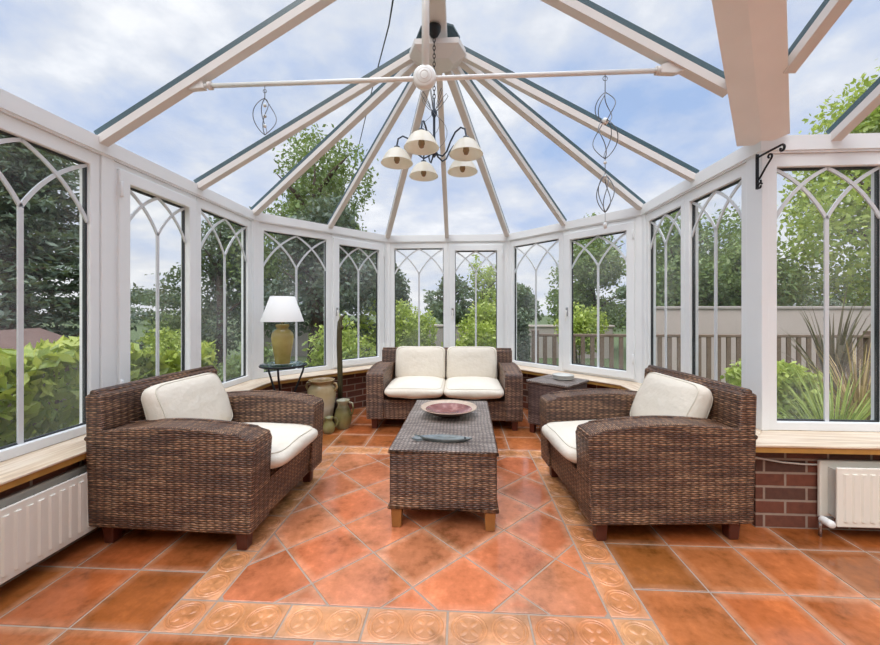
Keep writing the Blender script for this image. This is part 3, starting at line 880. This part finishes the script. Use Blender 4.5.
# ------------------------------------------------------------------ radiators
def radiator(label, L, loc, rz, hgt=.30, z0=.072):
    r = thing('radiator', label, 'radiator', loc, rz)     # local: x along, front face towards -y, back panel at y=0
    MB().box((L/2, -.012, z0+hgt/2), (L, .018, hgt), bevel=.006).build('back_panel', 'rad', r)
    f = MB(); f.box((L/2+.005, -.094, z0+hgt/2-.002), (L-.01, .012, hgt-.004), bevel=.005)
    n = int(L/.043)
    for k in range(n):
        x = .03+(L-.06)*(k+.5)/n
        f.prism([(x-.014, -.099), (x-.008, -.108), (x+.008, -.108), (x+.014, -.099)], z0+.03, z0+hgt-.035, bevel=0)
    f.build('front_panel', 'rad', r)
    k = MB()
    for q in range(int(L/.05)):
        x = .04+q*.05; k.box((x, -.055, z0+hgt/2), (.004, .068, hgt-.06))
    k.build('convector_fins', 'radin', r)
    v = MB(); v.tube([(-.03, -.055, z0+.02), (.03, -.055, z0+.02)], .011, 10); v.tube([(-.03, -.055, z0+.02), (-.03, -.055, -.0)], .008, 8)
    v.build('pipe', 'chrome', r)
    MB().lathe([(.0001, 0), (.017, 0), (.019, .006), (.019, .05), (.015, .058), (.0001, .058)], 18, mtx=Matrix.Translation((-.03, -.062, z0+.02)) @ Matrix.Rotation(R(90), 4, 'X')).build('valve_cap', 'white_enamel', r)
    return r
radiator('cream ribbed panel radiator under the front right window sill', 1.6, (1.868, 2.052, 0), 0)
radiator('cream ribbed panel radiator under the left window sill', 2.0, (-1.902, -.15, 0), R(90))
cb = MB().tube([(1.36, 2.05, .425), (1.45, 2.052, .405), (1.56, 2.05, .375), (1.70, 2.05, .352), (1.80, 2.05, .345), (1.90, 2.048, .345)], .0045, 8)
tag(cb.build('white_cable', 'pebble'), 'thin white cable sagging along the brick wall beside the right radiator', 'cable')

# ------------------------------------------------------------------ tie bar, bracket, spinners, chandelier
TB = 2.02; TZB = 2.425
t = thing('tie_bar', 'white tie bar spanning the roof with a round centre boss', 'tie bar', (XC-.022, TB, TZB))
MB().tube([(-1.27, 0, -.005), (1.27, 0, -.005)], .0125, 12).build('bar', 'white_enamel', t)
MB().lathe([(.0001, -.032), (.03, -.032), (.04, -.024), (.05, -.024), (.062, -.016), (.064, 0), (.062, .016), (.05, .024), (.0001, .024)], 36, mtx=Matrix.Rotation(R(90), 4, 'X') @ Matrix.Rotation(PI, 4, 'X')).build('boss', 'white_enamel', t)
b_ = MB()
for rr in (.022, .04): b_.tube([(rr*math.cos(2*PI*k/28), -.031+.008*(rr > .03), rr*math.sin(2*PI*k/28)) for k in range(28)], .003, 6, closed=True)
b_.build('boss_rings', 'roofwhite', t)
MB().tube([(.004, 0, .05), (.004, 0, HUB.z-.05-TZB)], .021, 14).build('hanger_rod', 'white_enamel', t)
for s in (-1, 1):
    mb = MB(); x = s*1.27
    yz = Matrix(((1, 0, 0, 0), (0, 0, 1, 0), (0, 1, 0, 0), (0, 0, 0, 1)))
    mb.prism([(x-s*.03, -.025), (x+s*.05, -.03), (x+s*.14, .0), (x+s*.04, .045), (x-s*.02, .02)], -.016, .016, mtx=yz, bevel=.005)
    br = mb.build('end_bracket', 'roofwhite', t)
    MB().lathe([(.0001, 0), (.022, 0), (.022, .02), (.0001, .02)], 14, mtx=Matrix.Translation((s*1.225, 0, -.005)) @ Matrix.Rotation(R(90), 4, 'Y')).build('nut', 'roofwhite', br)
# wrought iron basket bracket
k = thing('basket_bracket', 'black wrought iron scroll bracket on the right corner post', 'bracket', (1.685, 2.2035, 1.85))
MB().box((0, -.004, .09), (.016, .008, .20), bevel=.002).build('back_plate', 'blackiron', k)
def scroll(c, r0, r1, a0, a1, n=16):
    return [(0, c[0]+(r0+(r1-r0)*t)*math.cos(a0+(a1-a0)*t), c[1]+(r0+(r1-r0)*t)*math.sin(a0+(a1-a0)*t)) for t in [q/n for q in range(n+1)]]
MB().tube([(0, -.004, .170), (0, -.10, .172), (0, -.165, .172)]+scroll((-.165, .152), .02, .006, R(90), R(400)), .006, 8).build('arm', 'blackiron', k)
MB().tube(scroll((-.088, .142), .006, .018, R(-60), R(230))+[(0, -.06, .09), (0, -.02, .045)]+scroll((-.022, .03), .016, .006, R(80), R(-220)), .005, 8).build('brace', 'blackiron', k)
MB().tube(scroll((-.022, .002), .018, .006, R(150), R(-200)), .005, 8).build('foot_scroll', 'blackiron', k)
# wire wind spinners
def cage(mb, z0, z1, r, n=4, tw=1.4):
    for q in range(n):
        mb.tube([(r*math.sin(PI*t)**.8*math.cos(2*PI*q/n+tw*t) if 0 < t < 1 else 0, r*math.sin(PI*t)**.8*math.sin(2*PI*q/n+tw*t) if 0 < t < 1 else 0, z0+(z1-z0)*t) for t in [v/14 for v in range(15)]], .0024, 5)
s = thing('wire_spinner', 'long twisted wire wind spinner hanging from the right half of the tie bar', 'wind spinner', (.772, TB, 2.41))
MB().tube([(0, 0, .012), (0, 0, -.10)], .0022, 6).tube([(.012*math.cos(2*PI*k/12), 0, -.022+.012*math.sin(2*PI*k/12)) for k in range(12)], .0018, 5, closed=True).build('hook', 'wire', s)
mb = MB(); cage(mb, -.27, -.095, .055); cage(mb, -.45, -.235, .064, 4, -1.4); mb.build('upper_cage', 'wire', s)
mb = MB(); mb.tube([(0, 0, -.44), (0, 0, -.55)], .002, 6); cage(mb, -.735, -.53, .045, 5); mb.build('lower_cage', 'wire', s)
for z, r_ in ((-.25, .019), (-.47, .009), (-.545, .012)): MB().sphere((0, 0, z), r_, 12).build('glass_ball', 'crystal', s)
MB().tube([(0, 0, -.73), (0, 0, -.80)], .0012, 5).build('thread', 'wire', s)
MB().sphere((0, 0, -.805), .014, 12, sc=(.8, .8, 1.3)).build('crystal_drop', 'crystal', s)
s = thing('wire_spinner', 'short wire wind spinner hanging from the left half of the tie bar', 'wind spinner', (-1.09, TB, 2.41))
MB().tube([(0, 0, .012), (0, 0, -.075)], .0022, 6).tube([(.010*math.cos(2*PI*k/12), 0, -.03+.010*math.sin(2*PI*k/12)) for k in range(12)], .0018, 5, closed=True).build('hook', 'wire', s)
mb = MB(); cage(mb, -.275, -.07, .06, 4, 1.2); mb.build('upper_cage', 'wire', s)
for z in (-.11, -.17, -.225): MB().sphere((0, 0, z), .010, 10).build('glass_ball', 'crystal', s)
# chandelier
CH = (-.185, 2.66, 0); CZ = 2.23
c = thing('chandelier', 'five-arm dark metal chandelier with cream bell shades hanging from the ridge', 'chandelier', CH)
MB().lathe([(.0001, 3.115), (.012, 3.115), (.03, 3.13), (.048, 3.165), (.05, 3.188), (.0001, 3.189)], 24).build('ceiling_rose', 'blackiron', c)
ch = MB(); z = 3.115; q = 0
while z > 2.66:
    a = (q % 2)*PI/2
    ch.tube([(.009*math.cos(t)*math.cos(a), .009*math.cos(t)*math.sin(a), z-.017+.019*math.sin(t)) for t in [2*PI*v/10 for v in range(10)]], .0028, 5, closed=True)
    z -= .029; q += 1
ch.build('chain', 'blackiron', c)
MB().lathe([(.0001, 2.25), (.012, 2.262), (.022, 2.285), (.012, 2.31), (.009, 2.33), (.009, 2.54), (.02, 2.56), (.022, 2.58), (.008, 2.60), (.006, 2.67), (.0001, 2.672)], 16).build('stem', 'chandelier', c)
lf = MB()
for k in range(7):
    a = 2*PI*k/7
    pts = [(.012, 2.585), (.05, 2.62), (.085, 2.665), (.10, 2.69), (.088, 2.71), (.065, 2.685), (.03, 2.62)]
    lf.tube([(r_*math.cos(a), r_*math.sin(a), z) for r_, z in pts], .0024, 5)
lf.build('leaf_scrolls', 'wire', c)
for k in range(5):
    a = R(-104+72*k); rx = lambda r_, z: (r_*math.cos(a), r_*math.sin(a), z)
    prof = [(.01, 2.30), (.035, 2.265), (.075, 2.245), (.11, 2.27), (.14, 2.33), (.18, 2.385), (.225, 2.405), (.258, 2.385), (.267, 2.34), (.267, 2.325)]
    am = MB().tube([rx(*p) for p in prof], .0062, 8).build('arm', 'chandelier', c)
    sx, sy, _ = rx(.267, 0)
    MB().lathe([(.006, 2.335), (.02, 2.33), (.024, 2.316), (.0001, 2.312)], 14, c=(sx, sy, 0)).build('shade_cap', 'chandelier', am)
    MB().lathe([(.018, 2.318), (.03, 2.315), (.058, 2.298), (.082, 2.270), (.100, 2.238), (.112, 2.213), (.115, 2.209), (.109, 2.212), (.096, 2.238), (.078, 2.267), (.054, 2.293), (.018, 2.311)], 32, caps=False, c=(sx, sy, 0)).build('shade', 'lampglass', am)
    MB().lathe([(.0001, 2.205), (.014, 2.212), (.022, 2.235), (.018, 2.265), (.012, 2.28), (.012, 2.31)], 14, c=(sx, sy, 0)).build('bulb', 'bulb', am)
wv = MB()
for k in range(3):
    a = 2*PI*k/3+.4
    wv.tube([(r_*math.cos(a+z_*3), r_*math.sin(a+z_*3), 2.57-.27*z_) for r_, z_ in [(.02+.075*math.sin(PI*v/12), v/12) for v in range(13)]], .0018, 5)
wv.build('wire_scrolls', 'wire', c)

# ------------------------------------------------------------------ outdoors
def leaves(name, pts, size, mat, parent=None, aspect=.5, flat=0.0, stripe=None):
    n = len(pts); pts = np.asarray(pts, 'f')
    d1 = rng.normal(size=(n, 3)); d1[:, 2] *= (1-flat); d1 /= np.linalg.norm(d1, axis=1)[:, None]+1e-6
    d2 = rng.normal(size=(n, 3)); d2[:, 2] *= (1-flat); d2 -= d1*(d1*d2).sum(1)[:, None]; d2 /= np.linalg.norm(d2, axis=1)[:, None]+1e-6
    s = size*rng.uniform(.6, 1.3, n)[:, None]
    V = np.stack([pts-d1*s, pts+d2*s*aspect, pts+d1*s, pts-d2*s*aspect], 1).reshape(-1, 3)
    me = bpy.data.meshes.new(name); me.vertices.add(4*n); me.vertices.foreach_set('co', V.astype('f').ravel())
    me.loops.add(4*n); me.loops.foreach_set('vertex_index', np.arange(4*n, dtype='i'))
    me.polygons.add(n); me.polygons.foreach_set('loop_start', np.arange(0, 4*n, 4, dtype='i'))
    me.polygons.foreach_set('loop_total', np.full(n, 4, 'i'))
    me.update(calc_edges=True)
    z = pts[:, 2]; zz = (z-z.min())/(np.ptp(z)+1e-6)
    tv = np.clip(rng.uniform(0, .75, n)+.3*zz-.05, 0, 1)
    at = me.attributes.new('tint', 'FLOAT_COLOR', 'CORNER')
    at.data.foreach_set('color', np.repeat(np.stack([tv, tv, tv, np.ones(n)], 1), 4, 0).astype('f').ravel())
    me.materials.append(M[mat])
    o = bpy.data.objects.new(name, me); COL.objects.link(o)
    if parent: o.parent = parent
    return o
def blob_pts(n, blobs):
    w = np.array([b[3]*b[4]*b[5] for b in blobs])**.7; w = w/w.sum(); out = []
    for b, k in zip(blobs, (w*n).astype(int)):
        d = rng.normal(size=(k, 3)); d /= np.linalg.norm(d, axis=1)[:, None]
        r = rng.uniform(.35, 1.0, k)**.45*(1+.12*rng.normal(size=k))
        out.append(d*r[:, None]*np.array(b[3:6])+np.array(b[:3]))
    return np.concatenate(out)
GZ = -.25
def tree(label, x, y, h, r, mat, n=5000, size=.12, name='tree', cat='tree', low=.15, nb=9, group=None, aspect=.5):
    t = thing(name, label, cat, (x, y, GZ), 0, group)
    bl = []
    for k in range(nb):
        a = rng.uniform(0, 2*PI); q = rng.uniform(.1, .75)*r; z = h*(low+.1+(.85-low)*rng.uniform(0, 1))
        sh = 1-.45*max(0, (z/h-.6)/.4)
        bl.append((q*math.cos(a)*sh, q*math.sin(a)*sh, z, r*.55*sh, r*.55*sh, h*.17))
    bl.append((0, 0, h*.8, r*.5, r*.5, h*.2))
    leaves('foliage', blob_pts(n, bl), size, mat, t, aspect)
    tr = MB().tube([(0, 0, 0), (.03*r, 0, h*.3), (-.03*r, .02*r, h*.6), (0, 0, h*.85)], [.05*h**.8, .04*h**.8, .025*h**.8, .01], 8)
    for k in range(5):
        a = 2*PI*k/5+rng.uniform(0, 1); z = h*(.3+.1*k)
        tr.tube([(0, 0, z), (r*.3*math.cos(a), r*.3*math.sin(a), z+h*.1), (r*.6*math.cos(a), r*.6*math.sin(a), z+h*.16)], [.02*h**.8, .013*h**.8, .006], 6)
    tr.build('trunk', 'bark', t)
    return t
def conifer(label, x, y, h, r, n=9000, mat='lf_dark', size=.13):
    t = thing('conifer', label, 'tree', (x, y, GZ)); P = []
    tr = MB().tube([(0, 0, 0), (0, 0, h*.5), (0, 0, h)], [.22, .15, .03], 8)
    nl = 15
    for k in range(nl):
        z = h*(.08+.9*k/nl); rr = r*(1-.72*k/nl)
        for q in range(8):
            a = 2*PI*q/8+rng.uniform(0, .8); L = rr*rng.uniform(.7, 1.15); m = int(n/nl/8)
            tt = rng.uniform(.1, 1, m); px = L*tt*math.cos(a); py = L*tt*math.sin(a)
            sp_ = .22*L*(1-.4*tt)
            P.append(np.stack([px+rng.normal(size=m)*sp_, py+rng.normal(size=m)*sp_, z+.12*L*tt-.1*L*tt**2+rng.normal(size=m)*.09*h/7], 1))
            tr.tube([(0, 0, z), (L*.9*math.cos(a), L*.9*math.sin(a), z+.03*L)], [.04, .012], 5)
    leaves('foliage', np.concatenate(P), size, mat, t, .35, .4)
    tr.build('trunk', 'bark', t); return t
def bush(label, x, y, h, r, mat, n=1800, size=.06, name='shrub', cat='shrub', group=None, aspect=.5):
    t = thing(name, label, cat, (x, y, GZ), 0, group)
    bl = [(rng.uniform(-.5, .5)*r, rng.uniform(-.5, .5)*r, h*rng.uniform(.3, .72), r*.55, r*.55, h*.28) for _ in range(7)]
    leaves('foliage', blob_pts(n, bl), size, mat, t, aspect)
    tr = MB()
    for k in range(5):
        a = 2*PI*k/5; tr.tube([(.03*math.cos(a), .03*math.sin(a), 0), (r*.4*math.cos(a), r*.4*math.sin(a), h*.6)], [.02, .008], 5)
    tr.build('stems', 'bark', t); return t

g = MB(); g._add([(-90, -60, GZ), (90, -60, GZ), (90, 120, GZ), (-90, 120, GZ)], [(0, 1, 2, 3)])
g = g.build('ground', 'ground'); g['kind'] = 'structure'
# clipped laurel hedge close to the left windows
hd = thing('laurel_hedge', 'bright yellow-green laurel hedge just outside the left windows', 'hedge', (-3.35, 1.6, GZ))
n = 15000; P = np.stack([rng.uniform(-.75, .75, n), rng.uniform(-2.6, 2.2, n), rng.uniform(0, 1, n)], 1)
top = 1.05+.08*np.sin(P[:, 1]*2.3)+.06*np.sin(P[:, 1]*5.1+P[:, 0]*4)
ed = rng.uniform(0, 1, n)
P[:, 2] = np.where(ed < .5, top*rng.uniform(.9, 1.03, n), top*P[:, 2])
P[:, 0] = np.where(ed > .6, .75*np.sign(rng.uniform(-.3, 1, n))*rng.uniform(.88, 1.08, n), P[:, 0])
leaves('foliage', P, .062, 'lf_laurel', hd, .45)
tr = MB()
for k in range(10): tr.tube([(0, -2.4+.45*k, 0), (.1, -2.35+.45*k, .8)], [.025, .01], 5)
tr.build('stems', 'bark', hd)
conifer('huge dark cedar seen through the large left window', -7.9, 6.2, 4.7, 2.0, 25000, size=.075)
# low building beyond the hedge
sh = thing('garden_shed', 'low garden building with a brown roof beyond the hedge', 'shed', (-5.6, 3.9, GZ), R(20))
MB().box((0, 0, .42), (1.2, 2.0, .84)).build('wall', 'deckwood', sh)
MB().prism([(-.75, .82), (.75, .82), (0, 1.16)], -1.15, 1.15, mtx=Matrix(((1, 0, 0, 0), (0, 0, 1, 0), (0, 1, 0, 0), (0, 0, 0, 1)))).build('roof', 'shedroof', sh)
MB().box((.605, .2, .4), (.03, .6, .76), bevel=.01).build('door', 'bark', sh)
# trees
tree('tall leafy tree rising above the left bay windows into the roof view', -3.7, 9.3, 6.1, 1.7, 'lf_mid', 17000, .06)
tree('dense dark tree filling the left bay windows behind the lamp', -2.75, 6.9, 3.3, 1.15, 'lf_dark', 16000, .055, low=.05)
tree('dark green tree left of the back windows', -1.75, 9.4, 2.45, .75, 'lf_dark', 7000, .055, low=.05)
tree('blue-green tree seen through the last left wall window', -6.2, 9.3, 3.9, 1.25, 'lf_far', 10000, .06)
tree('round leafy tree seen through the opening pane of the right bay', 4.7, 13.4, 4.3, 1.7, 'lf_mid', 12000, .07, low=.05)
tree('dark bushy tree seen through the first right wall window', 6.0, 10.6, 4.0, 1.5, 'lf_mid', 13000, .065, low=.05)
tree('dark leafy tree seen through the second right wall window', 8.1, 11.6, 4.5, 1.7, 'lf_mid', 14000, .065, low=.05)
tree('large bright green tree outside the front right window, reaching above the eaves', 8.9, 8.0, 6.2, 2.3, 'lf_bright', 21000, .065, low=.30, nb=12)
tree('mid green tree behind the garden wall in the front right window', 6.4, 8.5, 3.0, 1.1, 'lf_mid', 11000, .055, low=.05)
tree('pale green tree behind the bright one at the right edge', 13.0, 10.6, 5.0, 2.2, 'lf_mid', 9000, .08)
for k, (x, y, h, r, m) in enumerate([(-42, 40, 2.2, 5, 'lf_far'), (-31, 37, 2.6, 5, 'lf_far'), (-21, 35, 2.2, 4.4, 'lf_far'), (-12, 31, 2.8, 4, 'lf_far'), (-5.4, 26, 2.4, 2.6, 'lf_far'), (-.4, 25, 2.7, 2.2, 'lf_far'),
                           (4.0, 27, 2.2, 2.2, 'lf_far'), (8.6, 28, 2.2, 2.4, 'lf_far'), (13.8, 30, 2.6, 2.7, 'lf_far'), (19.8, 29, 3.4, 3.2, 'lf_far'), (27, 27, 3.8, 3.6, 'lf_far')]):
    t = tree(['distant hazy tree on the horizon left of the lamp', 'distant hazy tree on the horizon behind the back windows', 'distant hazy tree on the horizon behind the right bay'][0 if k < 4 else 1 if k < 7 else 2],
             x, y, h+.9, r, m, 3500, .16, name='distant_tree', nb=7, low=.0, group=['distant trees left', 'distant trees behind the back windows', 'distant trees right'][0 if k < 4 else 1 if k < 7 else 2])
tree('feathery light green tree top in the right back pane', .62, 9.6, 2.5, .55, 'lf_bright', 4500, .045)
SHR = [(-7.6, 9.9, 1.5, .9, 'lf_mid', 'rounded green shrub on the horizon in the opening left wall window'),
       (-5.6, 7.0, 1.25, .7, 'lf_bright', 'yellow-green shrub just beyond the hedge in the opening left wall window'),
       (-1.85, 6.0, 1.4, .6, 'lf_bright', 'light green shrub outside the left bay, right of the lamp'),
       (-1.3, 6.9, 1.7, .6, 'lf_bright', 'tall light green shrub outside the opening pane of the left bay'),
       (-.85, 7.9, 1.6, .38, 'lf_bright', 'light green shrub at the left edge of the back windows'),
       (-.1, 8.8, .85, .45, 'lf_bright', 'low light green shrub in the middle of the left back pane'),
       (.36, 7.0, 1.3, .5, 'lf_bright', 'full bright green shrub in the right back pane'),
       (.55, 8.3, 1.75, .45, 'lf_bright', 'taller green shrub behind the one in the right back pane'),
       (1.13, 6.8, 1.45, .14, 'lf_dark', 'dark narrow shrub at the left edge of the right bay'),
       (2.9, 9.2, 1.65, .6, 'lf_bright', 'yellow-green shrub over the wall in the right bay'),
       (3.3, 4.2, .9, .45, 'lf_bright', 'green shrub outside the right wall window'),
       (-3.0, 5.3, 1.0, .5, 'lf_mid', 'small dull green shrub outside the last left wall window')]
for x, y, h, r, m, lb in SHR: bush(lb, x, y, h, r, m, 4200, .042)
# grasses and strap-leaved plants outside the front right window
def strappy(label, x, y, h, n, mat, spread=.5, w=.03, name='strap_leaf_plant'):
    t = thing(name, label, 'plant', (x, y, GZ)); V = []; Fc = []; tv = []
    for k in range(n):
        a = rng.uniform(0, 2*PI); L = h*rng.uniform(.6, 1.1); sp_ = spread*rng.uniform(.2, 1); ww = w*rng.uniform(.6, 1.2)
        c_, s_ = math.cos(a), math.sin(a); base = len(V); seg = 5
        for j in range(seg+1):
            u_ = j/seg; rr_ = sp_*u_**1.6; z_ = L*(u_-.28*u_**3*sp_); wd = ww*(1-u_**2)*.5+.001
            V += [(rr_*c_-s_*wd, rr_*s_+c_*wd, z_), (rr_*c_+s_*wd, rr_*s_-c_*wd, z_)]
        for j in range(seg): q = base+2*j; Fc.append((q, q+1, q+3, q+2)); tv.append(rng.uniform(0, 1))
    me = bpy.data.meshes.new('leaves'); me.from_pydata(V, [], Fc)
    at = me.attributes.new('tint', 'FLOAT_COLOR', 'CORNER')
    at.data.foreach_set('color', np.repeat(np.array([(v, v, v, 1) for v in tv], 'f'), 4, 0).ravel())
    me.materials.append(M[mat]); o = bpy.data.objects.new('leaves', me); COL.objects.link(o); o.parent = t
    MB().lathe([(.0001, 0), (.08, 0), (.05, .06), (.0001, .08)], 10).build('crown', 'bark', t)
strappy('tall purple-brown strap-leaved plant in front of the balustrade', 4.75, 5.0, 1.75, 60, 'lf_phor', .75, .05)
strappy('dry straw-coloured grass clump outside the front right window', 3.75, 3.7, 1.15, 130, 'lf_dry', .8, .02, 'grass_clump')
strappy('dry arching grass clump at the right edge of the front right window', 4.6, 3.9, 1.2, 130, 'lf_dry', .85, .02, 'grass_clump')
strappy('fresh green grass clump low in the front right window', 3.05, 3.2, .95, 150, 'lf_bright', .6, .02, 'grass_clump')
strappy('green strappy clump low at the right of the front right window', 3.9, 3.1, .85, 150, 'lf_bright', .7, .02, 'grass_clump')
# balustrade of the deck
BY, BX, BXE, BZ = 5.75, 1.15, 9.2, .80
bal = thing('balustrade', 'weathered brown timber balustrade with upright slats outside the right bay', 'balustrade', (BX, BY, GZ))
Lb = BXE-BX; hz = BZ-GZ
MB().box((Lb/2, 0, hz-.02), (Lb, .10, .04), bevel=.006).build('top_rail', 'deckwood', bal)
MB().box((Lb/2, 0, .22), (Lb, .05, .07), bevel=.006).build('bottom_rail', 'deckwood', bal)
for k in range(6): MB().box((k*Lb/5, .0, hz/2+.03), (.10, .10, hz+.06), bevel=.008).build('post', 'deckwood', bal)
nbal = int(Lb/.14)
b0 = None
for k in range(1, nbal):
    if b0 is None: b0 = MB().box((0, 0, (hz+.16)/2), (.06, .025, hz-.22), bevel=.003).build('baluster', 'deckwood', bal); o = b0
    else: o = b0.copy(); COL.objects.link(o)
    o.location = (k*Lb/nbal, -.03, 0)
w = thing('garden_wall', 'long pale rendered garden wall beyond the balustrade', 'wall', (3.5, 7.0, GZ))
MB().box((5, 0, .72), (10, .2, 1.44)).build('wall_face', 'render', w)
MB().box((5, 0, 1.46), (10.1, .26, .05), bevel=.01).build('coping', 'render2', w)
w = thing('garden_wall', 'lower grey garden wall behind the shrubs of the back windows', 'wall', (-6.5, 11.3, GZ))
MB().box((5.5, 0, .46), (11, .2, .92)).build('wall_face', 'render2', w)
MB().box((5.5, 0, .95), (11.1, .28, .06), bevel=.01).build('coping', 'render', w)
# overhead cable far outside
def at_px(px, py, d):
    r = (px-440)/F*d; z = H+(HOR-py)/F*d
    return (r*math.cos(TH)-d*math.sin(TH), r*math.sin(TH)+d*math.cos(TH), z)
tag(MB().tube([at_px(397, -25, 5), at_px(389, 25, 7), at_px(372, 90, 10.5), at_px(356, 158, 15), at_px(345, 205, 22)], .014, 6).build('overhead_cable', 'cable'), 'thin dark overhead cable in the sky above the left half of the roof', 'cable')

# ------------------------------------------------------------------ light
wd = bpy.data.worlds.new('sky'); scene.world = wd; wd.use_nodes = True
nt = wd.node_tree; nt.nodes.clear()
class WT(NT):
    def __init__(s): s.t = nt; s.out = nt.nodes.new('ShaderNodeOutputWorld')
W = WT()
g = W.n('TexCoord').outputs['Generated']; sp = W.n('SeparateXYZ'); W.l(g, sp.inputs[0])
z = W.math('MAXIMUM', sp.outputs[2], 0.0)
den = W.math('ADD', z, .22)
cb = W.n('CombineXYZ'); W.l(W.math('DIVIDE', sp.outputs[0], den), cb.inputs[0]); W.l(W.math('DIVIDE', sp.outputs[1], den), cb.inputs[1]); cb.inputs[2].default_value = 3.7
n1 = W.noise(cb.outputs[0], 1.5, 7, .55); n2 = W.noise(cb.outputs[0], 3.6, 6, .6)
cl = W.math('ADD', W.math('MULTIPLY', n1, .75), W.math('MULTIPLY', n2, .25))
sky = W.ramp(cl, [(.38, srgb(166, 190, 228)), (.46, srgb(196, 208, 231)), (.53, srgb(222, 226, 235)), (.60, srgb(250, 250, 252))])
hz = W.ramp(z, [(0, (1, 1, 1, 1)), (.10, (.75, .75, .75, 1)), (.42, (0, 0, 0, 1))])
sky = W.mix(W.math('MULTIPLY', hz, .6), sky, srgb(236, 236, 242))
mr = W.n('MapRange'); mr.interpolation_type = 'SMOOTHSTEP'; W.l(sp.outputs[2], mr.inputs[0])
for i_, v in ((1, .66), (2, .95), (3, 1.0), (4, 4.9)): mr.inputs[i_].default_value = v  # extra brightness added to the unseen overhead sky to light the room
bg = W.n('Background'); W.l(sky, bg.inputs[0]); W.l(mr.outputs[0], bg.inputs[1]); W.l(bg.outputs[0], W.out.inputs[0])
sl = bpy.data.lights.new('sun', 'SUN'); so = bpy.data.objects.new('sun', sl); COL.objects.link(so)
sl.energy = 1.2; sl.angle = R(25); sl.color = (1, .96, .9)
so.rotation_euler = (R(38), R(-18), 0)
